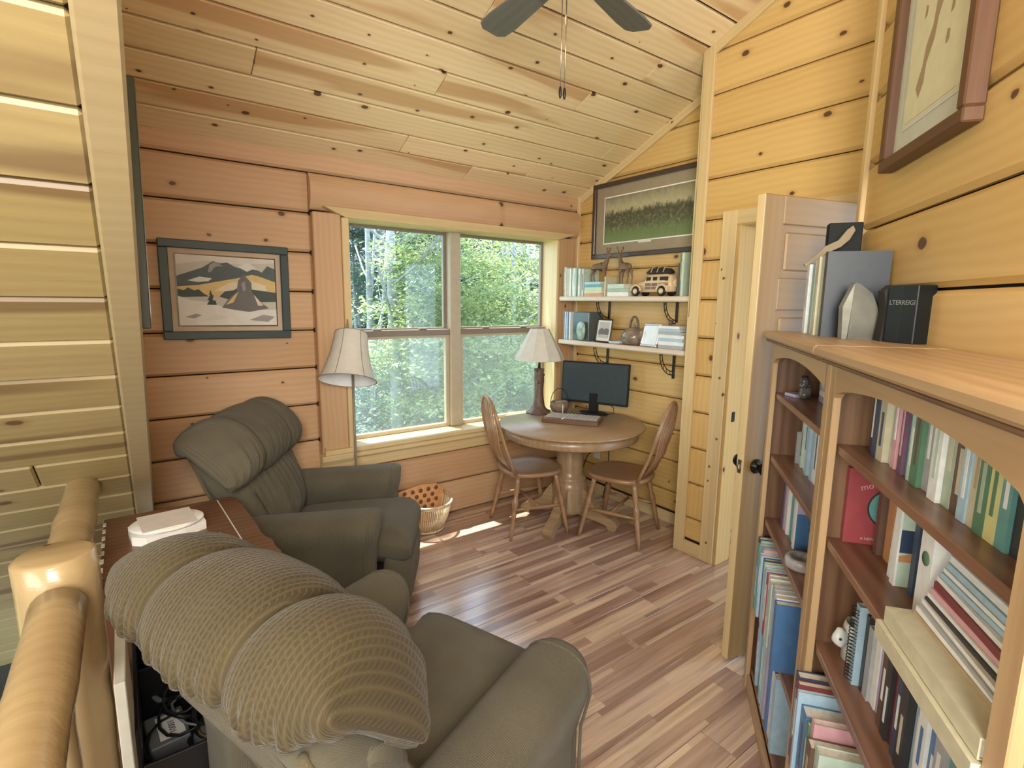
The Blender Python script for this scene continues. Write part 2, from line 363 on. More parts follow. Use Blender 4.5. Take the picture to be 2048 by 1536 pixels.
def copy_tree(o, parent=None):
    c = o.copy(); COL.objects.link(c); c.parent = parent
    for ch in [x for x in o.children]: copy_tree(ch, c)
    return c
def text(name, body, size, mat, parent, M, ext=0.0004):
    cu = bpy.data.curves.new(name, 'FONT'); cu.body = body; cu.size = size; cu.extrude = ext; cu.align_x = 'CENTER'; cu.align_y = 'CENTER'
    cu.materials.append(mat); cu.resolution_u = 3; tmp = bpy.data.objects.new('tmp', cu); COL.objects.link(tmp)
    bpy.context.view_layer.update(); me = bpy.data.meshes.new_from_object(tmp.evaluated_get(bpy.context.evaluated_depsgraph_get()))
    bpy.data.objects.remove(tmp); me.name = name
    o = bpy.data.objects.new(name, me); link(o, parent); o.matrix_local = M; o['kind'] = 'stuff'; return o
def basis(X, Y, org):
    X = Vector(X).normalized(); Y = Vector(Y).normalized(); Z = X.cross(Y)
    M = Matrix((X, Y, Z)).transposed().to_4x4(); M.translation = Vector(org); return M
def art(name, parent, M, polys, back):
    """flat picture: layered outlines in the picture's own plane, metres"""
    V, F, mats, mi = [], [], [], []
    for i, (pts, m) in enumerate(polys):
        b0 = len(V); V += [(p[0], p[1], 0.0003*i) for p in pts]; F.append(tuple(range(b0, len(V))))
        if m not in mats: mats.append(m)
        mi.append(mats.index(m))
    o = mesh(name, V, F, mats, parent); o.data.polygons.foreach_set('material_index', mi); o.matrix_local = M
    return o
def struct(name, parent=None, loc=(0, 0, 0)):
    o = bpy.data.objects.new(name, None); link(o, parent); o.location = loc; o['kind'] = 'structure'; o.empty_display_size = 0.1; return o

# ------------------------------------------------------------------ room frame of the diagonal wall
A = math.radians(52.8275); SA, CA = math.sin(A), math.cos(A)
WD = 0.68                                # wall distance
# local x runs along the wall towards the viewer (x = -s), local y into the wall, z up
DF = Matrix(((-SA, CA, 0, 0), (-CA, -SA, 0, 0), (0, 0, 1, 0), (0, 0, 0, 1)))
DROT = math.atan2(-CA, -SA)
CZ0, CM = 3.882, 0.43                    # shed ceiling: z = CZ0 - CM*y
SZ0, SM = 3.01, 0.861                    # main roof slope: z = SZ0 - SM*y
NX, WX, WY = 3.13, 2.83, 3.33            # nook wall x, door wall x, window wall y
CO = 0.2325
def ceil_z(y): return CZ0 - CM*y

# ------------------------------------------------------------------ floor
fl = struct('floor')
mesh('subfloor', [(-0.30, -1.6, -0.02), (4.2, -1.6, -0.02), (4.2, 3.6, -0.02), (-0.30, 3.6, -0.02), (-0.30, -1.6, -0.22), (4.2, -1.6, -0.22), (4.2, 3.6, -0.22), (-0.30, 3.6, -0.22)],
     [(0, 1, 2, 3), (7, 6, 5, 4), (0, 4, 5, 1), (1, 5, 6, 2), (2, 6, 7, 3), (3, 7, 4, 0)], gap_dark, fl)
pw = 0.148; y = 3.33 - pw*0.15
seamy = 3.35; row = 0
while seamy > -0.35:
    x = -0.30 - random.random()*1.0; y1 = seamy; y0 = seamy-pw
    while x < 3.9:
        ln = 1.28; xa, xb = max(x, -0.30), min(x+ln, 3.9)
        if xb-xa > 0.05:
            o = box('floor_plank', (xa, xb-0.0015, y0+0.0008, y1-0.0008, -0.02, 0.0), laminate, fl, 0.0012)
        x += ln
    seamy -= pw; row += 1

# ------------------------------------------------------------------ shed ceiling (boards run along x)
ce = struct('ceiling')
sl = math.atan(CM); cs, sn = math.cos(sl), math.sin(sl)
# frame: local x = world x, local y = up the slope (towards the viewer), local z = up/out of the room
CF = Matrix(((1, 0, 0, 0), (0, -cs, -sn, 3.33), (0, sn, -cs, ceil_z(3.33)), (0, 0, 0, 1)))
CFR = Matrix(((1, 0, 0, 0), (0, -cs, sn, 3.33), (0, sn, cs, ceil_z(3.33)), (0, 0, 0, 1)))
def cbox(name, x0, x1, v0, v1, d0, d1, mat, par, bev):
    # v along slope from the window wall, d above the ceiling face
    M = Matrix(((1, 0, 0, (x0+x1)/2), (0, -cs, -sn, 0), (0, sn, -cs, 0), (0, 0, 0, 1)))
    vm = (v0+v1)/2; dm = (d0+d1)/2
    M[1][3] = 3.33 - cs*vm + sn*dm; M[2][3] = ceil_z(3.33) + sn*vm + cs*dm
    me = boxmesh(x1-x0, v1-v0, d1-d0, bev, mat); o = bpy.data.objects.new(name, me); link(o, par); o.matrix_local = M; return o
cbox('ceiling_deck', 0.0, 5.2, -0.3, 4.6, 0.02, 0.12, gap_dark, ce, 0)
vs = [(3.33-yy)/cs for yy in (3.347, 3.192, 3.044, 2.888, 2.732, 2.579, 2.424, 2.266)]
while vs[-1] < 4.5: vs.append(vs[-1]+0.170)
joints = {1: [1.459, ], 0: [2.443], 2: [0.575, 3.0], 3: [2.2], 4: [1.463], 5: [0.575, 2.6], 6: [1.95], 7: [1.474]}
joints = {0: [2.0], 1: [1.459, 2.443], 2: [3.6], 3: [0.575, 2.9], 4: [1.463], 5: [2.35], 6: [0.575], 7: [1.474, 2.6]}
for i in range(len(vs)-1):
    xs = [0.0] + joints.get(i, [random.uniform(0.6, 3.5), ]) + [5.1]
    for a, b_ in zip(xs, xs[1:]):
        cbox('ceiling_board', a+0.002, b_-0.002, vs[i]+0.0065, vs[i+1]-0.0065, 0.0, 0.022, pine_ceil, ce, 0.003)

# ------------------------------------------------------------------ main roof slope on the left (boards along x)
wl = struct('wall_left')
st = math.atan(SM); cs2, sn2 = math.cos(st), math.sin(st)
def sbox(name, x0, x1, v0, v1, d0, d1, mat, par, bev):
    # v = distance down the slope from y=0, d = thickness behind the face
    vm = (v0+v1)/2; dm = (d0+d1)/2
    M = Matrix(((1, 0, 0, (x0+x1)/2), (0, -cs2, -sn2, cs2*vm + sn2*dm), (0, sn2, -cs2, SZ0 - sn2*vm + cs2*dm), (0, 0, 0, 1)))
    me = boxmesh(x1-x0, v1-v0, d1-d0, bev, mat); o = bpy.data.objects.new(name, me); link(o, par); o.matrix_local = M; return o
sbox('slope_deck', -4.0, -0.02, -1.5, 8.5, 0.022, 0.10, gap_dark, wl, 0)
k = 0
v = -1.4
while v < 5.6:
    xs = [-3.9, -0.288 if abs(v-2.97) < 0.1 else random.uniform(-2.6, -0.9), -0.028]
    for a, b_ in zip(xs, xs[1:]):
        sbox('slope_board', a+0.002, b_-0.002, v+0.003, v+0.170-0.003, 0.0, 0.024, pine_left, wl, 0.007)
    v += 0.170; k += 1
# rake trim closing the slope against the dormer cheek
t1 = struct('trim_1')
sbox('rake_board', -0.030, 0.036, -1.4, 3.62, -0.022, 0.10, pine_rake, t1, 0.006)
# dormer cheek wall (x = 0.02) from the slope up to the shed ceiling
wc = struct('wall_cheek')
pts = [(3.40, SZ0-SM*3.40+0.03), (3.40, ceil_z(3.40)+0.05), (-0.6, ceil_z(-0.6)), (-0.6, SZ0+SM*0.6+0.03)]
V = [(0.0, p[0], p[1]) for p in pts] + [(0.034, p[0], p[1]) for p in pts]
mesh('cheek_panel', V, [(0, 1, 2, 3), (7, 6, 5, 4)] + [(i, (i+1) % 4, 4+(i+1) % 4, 4+i) for i in range(4)], pine_log, wc)

# ------------------------------------------------------------------ window wall
wb = struct('wall_back')
def back(xa, xb, za, zb, par=wb): box('wall_backing', (xa, xb, WY+0.036, WY+0.20, za, zb), gap_dark, par, 0)
OX0, OX1, OZ0, OZ1 = 1.16, 2.872, 0.665, 2.10
back(0.0, OX0-0.02, 0, 2.46); back(OX1+0.02, 3.3, 0, 2.46); back(OX0-0.02, OX1+0.02, 0, OZ0-0.03); back(OX0-0.02, OX1+0.02, OZ1+0.02, 2.46)
def course(par, axis, c0, a, b_, z0, z1, mat=pine_log, th=0.042, face=-1, bev=0.014):
    g = 0.004
    if axis == 'x': box('wall_log', (a, b_, c0 if face < 0 else c0-th, c0+th if face < 0 else c0, z0+g, z1-g), mat, par, bev)
    else: box('wall_log', (c0, c0+th, a, b_, z0+g, z1-g), mat, par, bev)
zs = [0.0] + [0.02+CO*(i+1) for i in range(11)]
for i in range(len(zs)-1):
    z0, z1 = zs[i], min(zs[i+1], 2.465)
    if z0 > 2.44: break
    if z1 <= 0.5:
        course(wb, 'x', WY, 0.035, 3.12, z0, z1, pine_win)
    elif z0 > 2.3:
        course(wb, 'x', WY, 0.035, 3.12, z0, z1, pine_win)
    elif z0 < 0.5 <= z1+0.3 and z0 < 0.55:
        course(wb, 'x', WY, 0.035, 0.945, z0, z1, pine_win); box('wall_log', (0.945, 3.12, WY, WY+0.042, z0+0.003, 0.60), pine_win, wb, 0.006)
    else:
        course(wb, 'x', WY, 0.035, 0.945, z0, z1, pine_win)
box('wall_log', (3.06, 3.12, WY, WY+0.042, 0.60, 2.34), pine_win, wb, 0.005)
# projecting rounded header log above the window
hp = []
for k in range(13):
    t = -PI/2 + PI*k/12; hp.append((0.052*math.cos(t), 0.105*math.sin(t)))
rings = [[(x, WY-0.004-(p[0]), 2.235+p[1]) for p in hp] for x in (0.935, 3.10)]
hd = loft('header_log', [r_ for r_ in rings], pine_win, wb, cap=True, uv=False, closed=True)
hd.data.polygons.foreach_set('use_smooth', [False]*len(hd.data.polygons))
# window unit
w1 = struct('window_1')
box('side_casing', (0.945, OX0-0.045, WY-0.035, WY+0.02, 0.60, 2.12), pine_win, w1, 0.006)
box('inner_casing', (OX0-0.045, OX0, WY-0.045, WY+0.05, 0.62, 2.10), pine_trim, w1, 0.004)
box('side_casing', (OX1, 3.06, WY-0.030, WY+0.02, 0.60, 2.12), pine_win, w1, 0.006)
box('side_jamb', (OX1-0.004, OX1+0.02, WY-0.035, WY+0.19, 0.65, OZ1), pine_trim, w1, 0.002)
box('side_jamb', (OX0-0.02, OX0+0.002, WY+0.02, WY+0.19, 0.65, OZ1), pine_trim, w1, 0.002)
box('head_jamb', (OX0, OX1, WY-0.03, WY+0.19, OZ1-0.004, OZ1+0.02), pine_trim, w1, 0.002)
# mitred head casing
mc = [(1.00, 2.145), (3.03, 2.145), (OX1, OZ1), (OX0-0.02, OZ1)]
V = [(p[0], WY-0.05, p[1]) for p in mc] + [(p[0], WY+0.02, p[1]) for p in mc]
V[0] = (1.00, WY-0.075, 2.15); V[1] = (3.03, WY-0.075, 2.15)
mesh('head_casing', V, [(3, 2, 1, 0), (4, 5, 6, 7)] + [(i, (i+1) % 4, 4+(i+1) % 4, 4+i) for i in range(4)], pine_trim, w1)
box('window_sill', (0.95, 2.97, WY-0.075, WY+0.16, 0.622, 0.655), pine_trim, w1, 0.005)
box('sill_nosing', (1.0, 2.93, WY-0.055, WY-0.005, 0.575, 0.622), pine_trim, w1, 0.012)
box('sill_apron', (0.98, 2.95, WY-0.022, WY+0.0, 0.50, 0.575), pine_trim, w1, 0.004)
prism('corbel', [(0.0, 0.0), (0.0, -0.12), (0.03, -0.12), (0.045, -0.07), (0.07, -0.035), (0.075, 0.0)], 0, 0.2, pine_trim, w1,
      frame=basis((0, -1, 0), (0, 0, 1), (1.13, WY, 0.622)))
GY = WY+0.14
def ring_frame(x0, x1, z0, z1, w, ya, yb, mat, par, nm='sash'):
    box(nm+'_stile', (x0, x0+w, ya, yb, z0, z1), mat, par, 0.003); box(nm+'_stile', (x1-w, x1, ya, yb, z0, z1), mat, par, 0.003)
    box(nm+'_rail', (x0+w, x1-w, ya, yb, z0, z0+w), mat, par, 0.003); box(nm+'_rail', (x0+w, x1-w, ya, yb, z1-w, z1), mat, par, 0.003)
XM0, XM1 = 1.945, 2.035; ZR = 1.385
bronze_in = plain('window_vinyl', (0.42, 0.36, 0.26), 0.45)
box('mullion', (XM0, XM1, GY-0.055, GY+0.06, 0.655, OZ1), bronze_in, w1, 0.006)
for (a, b_) in ((OX0, XM0), (XM1, OX1)):
    box('meeting_rail', (a, b_, GY-0.045, GY+0.02, ZR-0.032, ZR+0.012), bronze, w1, 0.004)
    ring_frame(a, b_, ZR, OZ1, 0.024, GY+0.005, GY+0.035, bronze, w1, 'upper_sash')
    ring_frame(a, b_, 0.655, ZR-0.02, 0.030, GY-0.035, GY+0.0, bronze_in, w1, 'lower_sash')
    box('pane', (a+0.02, b_-0.02, GY+0.018, GY+0.022, ZR+0.01, OZ1-0.01), glass, w1, 0)
    box('pane', (a+0.02, b_-0.02, GY-0.02, GY-0.016, 0.67, ZR-0.03), glass, w1, 0)
    box('insect_screen', (a+0.005, b_-0.005, GY+0.045, GY+0.046, 0.66, ZR), mesh_screen, w1, 0)
    for fx in (0.28, 0.72):
        xx = a+(b_-a)*fx
        box('sash_lock', (xx-0.03, xx+0.03, GY-0.05, GY-0.025, ZR+0.012, ZR+0.024), bronze, w1, 0.004)

# ------------------------------------------------------------------ nook wall (x = NX) and door wall (x = WX)
wr = struct('wall_right')
box('wall_backing', (NX+0.036, NX+0.12, 1.96, 3.55, 0, 3.1), gap_dark, wr, 0)
def rake_course(par, x, ya, yb, z0, z1, mat, th=0.042):
    """log course cut to the slope of the ceiling"""
    zA, zB = ceil_z(ya)+0.01, ceil_z(yb)+0.01      # ya<yb -> zA>zB
    g = 0.003
    if z0+g >= zA: return
    y_top = min(yb, (CZ0+0.01-(z1-g))/CM); y_bot = min(yb, (CZ0+0.01-(z0+g))/CM)
    if z1-g <= zB: box('wall_log', (x, x+th, ya, yb, z0+g, z1-g), mat, par, 0.015); return
    if y_top > ya: P = [(ya, z0+g), (y_bot, z0+g)] + ([(yb, zB)] if y_bot >= yb else []) + [(y_top, z1-g), (ya, z1-g)]
    else: P = [(ya, z0+g), (y_bot, z0+g)] + ([(yb, zB)] if y_bot >= yb else []) + [(ya, zA)]
    M = basis((0, 1, 0), (0, 0, 1), (x, 0, 0)); b0 = 0.014
    yc = sum(p[0] for p in P)/len(P); zc = sum(p[1] for p in P)/len(P)
    n = len(P)
    def ins(p): return (p[0]+(b0 if p[0] < yc else -b0), p[1]+(b0 if p[1] < zc else -b0))
    V = [(x+b0, p[0], p[1]) for p in P] + [(x, *ins(p)) for p in P] + [(x+th, p[0], p[1]) for p in P]
    F = [tuple(range(2*n-1, n-1, -1))] + [(i, (i+1) % n, n+(i+1) % n, n+i) for i in range(n)] + [(i, 2*n+i, 2*n+(i+1) % n, (i+1) % n) for i in range(n)]
    # mesh local X along y for the grain
    Mi = basis((0, 1, 0), (0, 0, 1), (x, yc, zc)); inv = Mi.inverted()
    o = mesh('wall_log', [tuple(inv @ Vector(q)) for q in V], F, mat, par); o.matrix_local = Mi
for i in range(14):
    z0 = CO*i if i else 0.085
    rake_course(wr, NX, 1.97, 3.32, z0, CO*(i+1), pine_log)
bb = struct('baseboard_right')
box('baseboard_strip', (NX-0.016, NX, 1.96, 3.32, 0.0, 0.085), pine_trim, bb, 0.003)
wd = struct('wall_doorway')
box('wall_backing', (WX+0.045, WX+0.30, 1.80, 1.97, 0, 3.3), gap_dark, wd, 0)
box('wall_return', (WX+0.02, NX+0.1, 1.955, 1.972, 0, ceil_z(1.96)+0.02), pine_log, wd, 0.002)
for i in range(15):
    z0 = CO*i if i else 0.087; z1 = CO*(i+1)
    if z0 < 2.0: rake_course(wd, WX, 1.73, 1.955, z0, z1, pine_log)
    else: rake_course(wd, WX, 0.60, 1.955, max(z0, 2.0925), z1, pine_log)
box('wall_backing', (WX+0.043, WX+0.12, 0.6, 1.96, 2.10, 3.5), gap_dark, wd, 0)
box('closet_wall', (WX+0.9, WX+0.92, 0.6, 1.95, 0, 2.4), pine_log, wd, 0)
box('closet_wall', (WX+0.3, WX+0.9, 1.93, 1.95, 0, 2.4), pine_log, wd, 0)
box('closet_ceiling', (WX+0.12, WX+0.92, 0.6, 1.95, 2.4, 2.42), pine_log, wd, 0)
t2 = struct('trim_2')          # outer corner board of the jog
box('corner_board', (WX-0.022, WX+0.0, 1.915, 1.985, 0.0, 3.045), pine_trim, t2, 0.003)
box('corner_board', (WX-0.022, WX+0.06, 1.972, 1.99, 0.0, 3.03), pine_trim, t2, 0.003)
t3 = struct('trim_3')
box('base_strip', (WX-0.020, WX, 1.79, 1.915, 0.0, 0.087), pine_trim, t3, 0.003)
d2 = struct('trim_4')          # door casing and jamb
box('side_casing', (WX-0.022, WX, 1.705, 1.795, 0.0, 2.125), pine_trim, d2, 0.003)
box('side_jamb', (WX-0.01, WX+0.14, 1.685, 1.705, 0.0, 2.06), pine_log, d2, 0.002)
box('head_casing', (WX-0.022, WX, 0.85, 1.705, 2.045, 2.125), pine_trim, d2, 0.003)
box('head_jamb', (WX-0.01, WX+0.14, 0.93, 1.685, 2.04, 2.06), pine_log, d2, 0.002)
box('strike_plate', (WX+0.045, WX+0.075, 1.681, 1.686, 0.905, 0.965), iron, d2, 0.001)
for (yy, zz) in ((1.76, 1.75), (1.765, 0.62), (1.75, 0.13), (1.74, 1.17), (1.73, 0.80)):
    lathe('screw_plug', [(0.008, 0), (0.008, 0.002)], plain('plug', (0.2, 0.11, 0.05), 0.6), d2, 10, loc=(WX-0.022, yy, zz), rot=(0, -PI/2, 0))
t5 = struct('trim_5')          # inside corner of window wall and nook wall
box('corner_strip', (NX-0.028, NX, WY-0.028, WY, 0.085, 2.47), pine_trim, t5, 0.003)
# rake mouldings under the shed ceiling
def rake(par, x0, x1, ya, yb, h=0.055):
    ln = (yb-ya)/cs; ym = (ya+yb)/2; zm = ceil_z(ym)-h/2/cs+0.004
    M = Matrix(((0, 0, 1, (x0+x1)/2), (-cs, -sn, 0, ym), (sn, -cs, 0, zm), (0, 0, 0, 1)))
    me = boxmesh(ln, h, x1-x0, 0.003, pine_trim); o = bpy.data.objects.new('rake_moulding', me); link(o, par); o.matrix_local = M
t6 = struct('trim_6'); rake(t6, NX-0.02, NX, 1.98, 3.31)
rake(t6, WX-0.02, WX, 0.5, 1.96)

rm = struct('wall_great_room')
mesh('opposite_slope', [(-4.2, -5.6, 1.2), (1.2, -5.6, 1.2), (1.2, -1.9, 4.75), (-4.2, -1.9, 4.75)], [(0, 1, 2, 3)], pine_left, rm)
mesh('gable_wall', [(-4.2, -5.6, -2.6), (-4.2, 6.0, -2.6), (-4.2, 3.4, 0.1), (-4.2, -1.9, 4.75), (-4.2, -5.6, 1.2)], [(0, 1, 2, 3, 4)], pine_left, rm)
mesh('great_room_floor', [(-4.2, -5.6, -2.6), (-0.3, -5.6, -2.6), (-0.3, 6.4, -2.6), (-4.2, 6.4, -2.6)], [(0, 1, 2, 3)], pine_left, rm)

# ------------------------------------------------------------------ diagonal wall behind the bookcases
wg = struct('wall_diagonal'); wg.matrix_world = DF
SC0 = -2.34      # corner in local x
def dbox(name, b, mat, par, bev=0.002): return box(name, b, mat, par, bev)
box('wall_backing', (SC0-0.02, 1.2, WD+0.043, WD+0.12, 0, 4.2), gap_dark, wg, 0)
for i in range(17):
    z0 = CO*(i)+0.03-CO if i else 0
    z0 = CO*i+0.02 if i else 0.0
    for (a, b_) in (((SC0, 1.2),) if i % 3 else ((SC0, 1.2),)):
        box('wall_log', (a, b_, WD, WD+0.042, z0+0.004, CO*(i+1)+0.02-0.004), pine_log, wg, 0.015)
t7 = struct('trim_7')
t7.matrix_world = DF @ Matrix.Translation((SC0, WD, 0))
box('corner_strip', (-0.020, 0.022, -0.016, 0.004, 0.0, 3.50), pine_trim, t7, 0.004)
box('wall_return', (-0.012, 0.006, 0.0, 0.62, 0.0, 3.6), pine_log, wg, 0.001, frame=Matrix.Translation((SC0, WD, 0)))

# ------------------------------------------------------------------ open door
dr = struct('door_1'); dr.location = (2.79, 0.985, 0); dr.rotation_euler = (0, 0, math.atan2(1.178-0.985, 2.082-2.79))
# local x from the hinge to the free edge, local y = thickness
DWD = 0.734
box('door_stile', (DWD-0.105, DWD, -0.0, 0.038, 0.012, 2.035), door_wood, dr, 0.003)
box('door_stile', (0.0, 0.105, -0.0, 0.038, 0.012, 2.035), door_wood, dr, 0.003)
for (a, b_) in ((0.012, 0.22), (0.92, 1.06), (1.58, 1.71), (1.925, 2.035)):
    box('door_rail', (0.105, DWD-0.105, 0.0, 0.038, a, b_), door_wood, dr, 0.003)
for (a, b_) in ((0.22, 0.92), (1.06, 1.58), (1.71, 1.925)):
    box('door_panel', (0.105, DWD-0.105, 0.012, 0.026, a, b_), door_wood, dr, 0)
    box('panel_field', (0.135, DWD-0.135, 0.006, 0.032, a+0.03, b_-0.03), door_wood, dr, 0.006)
edge_m = pine_trim
box('door_edge', (DWD, DWD+0.003, 0.001, 0.037, 0.012, 2.034), edge_m, dr, 0.001)
for sgn, yy in ((1, 0.038), (-1, 0.0)):
    kb = lathe('door_knob', [(0.030, 0), (0.032, 0.006), (0.012, 0.012), (0.011, 0.030), (0.026, 0.040), (0.031, 0.052), (0.027, 0.064), (0.012, 0.071), (0.0005, 0.072)], knobm, dr, 24,
               loc=(DWD-0.065, yy, 0.915), rot=(-sgn*PI/2, 0, 0))
box('latch_plate', (DWD+0.003, DWD+0.005, 0.008, 0.030, 0.885, 0.945), brass, dr, 0.001)
box('latch_bolt', (DWD+0.004, DWD+0.016, 0.012, 0.026, 0.905, 0.925), brass, dr, 0.003)

# ------------------------------------------------------------------ outdoors
gr = bpy.data.objects.new('ground', None); link(gr); gr['kind'] = 'structure'
mesh('forest_ground', [(-30, 3.8, -3.2), (60, 3.8, -3.2), (60, 70, 0.5), (-30, 70, 0.5)], [(0, 1, 2, 3)], grassm, gr)
def foliage_mesh(n_cl, per, rx, ry, rz, leaf, seed, mat):
    g = np.random.default_rng(seed)
    d = g.normal(size=(n_cl, 3)); d /= np.linalg.norm(d, axis=1)[:, None]; rad = g.random(n_cl)**0.45
    cl = d*rad[:, None]*np.array([rx, ry, rz])
    P = np.repeat(cl, per, 0) + g.normal(size=(n_cl*per, 3))*np.array([0.30, 0.30, 0.12])
    n = len(P); a = g.random(n)*2*np.pi; tilt = g.normal(size=n)*0.55
    u = np.stack([np.cos(a), np.sin(a), np.sin(tilt)*0.7], 1); w = np.stack([-np.sin(a), np.cos(a), g.normal(size=n)*0.5], 1)
    s = leaf*(0.6+0.8*g.random(n))[:, None]
    V = np.stack([P-u*s, P+w*s*0.42, P+u*s, P-w*s*0.42], 1).reshape(-1, 3)
    me = bpy.data.meshes.new('foliage'); me.vertices.add(4*n); me.vertices.foreach_set('co', V.ravel().astype(np.float32))
    me.loops.add(4*n); me.loops.foreach_set('vertex_index', np.arange(4*n, dtype=np.int32)); me.polygons.add(n)
    me.polygons.foreach_set('loop_start', np.arange(0, 4*n, 4, dtype=np.int32)); me.materials.append(mat); me.update(); me.validate(); return me
FOL = {'bright': foliage_mesh(210, 130, 2.0, 2.0, 3.0, 0.055, 1, leaf_bright), 'mid': foliage_mesh(210, 130, 2.2, 2.2, 3.2, 0.06, 2, leaf_mid),
       'cool': foliage_mesh(190, 120, 2.6, 2.6, 3.6, 0.075, 3, leaf_cool)}
def tree(label, kind, x, y, cz, sc=1.0, r=0.09, lean=0.0, loose=False):
    t = thing('tree', label, 'tree', (x, y, -3.2), 0, 'trees outside the window')
    pts = [(0, 0, 0), (lean*0.3, 0, 2.5), (lean, 0.1, 5.0), (lean*1.6, 0.1, 8.5)]
    tube('trunk', pts, [r*1.2, r, r*0.8, r*0.35], barkm, t, 8)
    br = []
    for k in range(8):
        a = random.random()*2*PI; z = 2.5+k*0.65; l_ = random.uniform(0.8, 1.7)
        br.append([(lean*z/5, 0, z), (lean*z/5+l_*0.5*math.cos(a), l_*0.5*math.sin(a), z+0.35), (lean*z/5+l_*math.cos(a), l_*math.sin(a), z+0.9)])
    tubes('branch', br, r*0.22, barkm, t, 5)
    o = bpy.data.objects.new('foliage', FOL[kind]); link(o, t); o.location = (lean*0.8, 0, cz+3.2); o.scale = (sc, sc, sc); o.rotation_euler = (0, 0, random.random()*6)
    o['kind'] = 'stuff'
    return t
T = [('broad bright yellow-green tree filling the middle of the upper left pane', 'bright', 5.0, 8.6, 1.1, 0.80, 0.07),
     ('bright leafy tree behind the right panes', 'bright', 7.6, 10.6, 1.2, 0.85, 0.08),
     ('mid green tree low behind the centre mullion', 'mid', 5.9, 10.2, -0.9, 0.9, 0.08),
     ('mid green tree behind the lower right pane', 'mid', 7.0, 9.4, -1.6, 0.8, 0.07),
     ('bluish green tree at the lower left pane', 'cool', 4.0, 10.2, -1.9, 0.72, 0.08),
     ('bluish green tree far behind the upper left corner of the window', 'cool', 5.6, 15.5, 3.6, 0.65, 0.06),
     ('tall grey-trunked tree at the left of the window', 'cool', 4.05, 9.2, 7.6, 0.35, 0.12),
     ('slender leaning trunk tree at the far left pane', 'cool', 4.1, 11.6, 8.5, 0.3, 0.05),
     ('second slender trunk tree right of the leaning one', 'cool', 4.9, 12.8, 9.0, 0.3, 0.05),
     ('dense far tree behind the right edge of the window', 'cool', 12.0, 15.5, 1.4, 1.05, 0.1),
     ('dense far tree behind the centre of the window', 'mid', 9.0, 16.0, 0.6, 1.1, 0.1),
     ('far bluish tree low behind the left pane', 'cool', 6.3, 17.0, -0.6, 0.95, 0.1),
     ('large far tree beyond the right pane top', 'cool', 11.0, 18.5, 4.0, 1.0, 0.1),
     ('far tree beyond the centre top of the window', 'mid', 8.6, 19.5, 4.2, 0.9, 0.1),
     ('undergrowth tree low in front of the right pane', 'mid', 9.6, 12.2, -2.2, 0.9, 0.07)]
for (lb, kd, x, y, cz, sc, r) in T:
    tree(lb, kd, x, y, cz, sc, r, lean=(0.5 if 'leaning' in lb else 0.0))
bgm = foliage_mesh(420, 50, 17, 2.0, 4.2, 0.22, 9, leaf_cool)
o = bpy.data.objects.new('far_woodland', bgm); link(o); o.location = (17, 27, 0.2); tag(o, 'hazy wall of distant foliage behind the nearer trees', 'foliage', kind='stuff')

# ------------------------------------------------------------------ loft railing of peeled logs
ra = thing('log_railing', 'peeled log railing with a capped post along the open loft edge', 'railing', (-0.185, 1.6, 0))
def logtube(name, a, b_, r, par, wob=0.004, caps=True, seg=20, n=14):
    A_, B_ = Vector(a), Vector(b_); path = []; rad = []
    for i in range(n+1):
        t = i/n; p = A_.lerp(B_, t); path.append(tuple(p + Vector((random.uniform(-wob, wob), 0, random.uniform(-wob, wob))) * (0 if i in (0, n) else 1)))
        rad.append(r*(1+random.uniform(-0.04, 0.04)))
    # softened ends
    d = (B_-A_).normalized(); path = [tuple(A_ - d*0.006)] + path + [tuple(B_ + d*0.006)]; rad = [rad[0]*0.86] + rad + [rad[-1]*0.86]
    return tube(name, path, rad, peeled, par, seg)
logtube('post', (0, 0, 0.0), (0, 0, 0.985), 0.082, ra)
logtube('rail', (0.0, 0.03, 0.885), (0.012, 0.86, 0.905), 0.052, ra)
logtube('rail', (0.01, -1.55, 0.885), (0.008, -0.115, 0.90), 0.052, ra)
logtube('lower_rail', (0.0, 0.03, 0.16), (0.0, 1.5, 0.16), 0.045, ra)
logtube('lower_rail', (0.0, -1.5, 0.16), (0.0, -0.06, 0.16), 0.045, ra)
for yy in (-1.25, -1.0, -0.75, -0.50, -0.25, 0.25, 0.5):
    logtube('baluster', (0.004, yy, 0.18), (0.004, yy, 0.87), 0.028, ra, 0.002, seg=12, n=8)

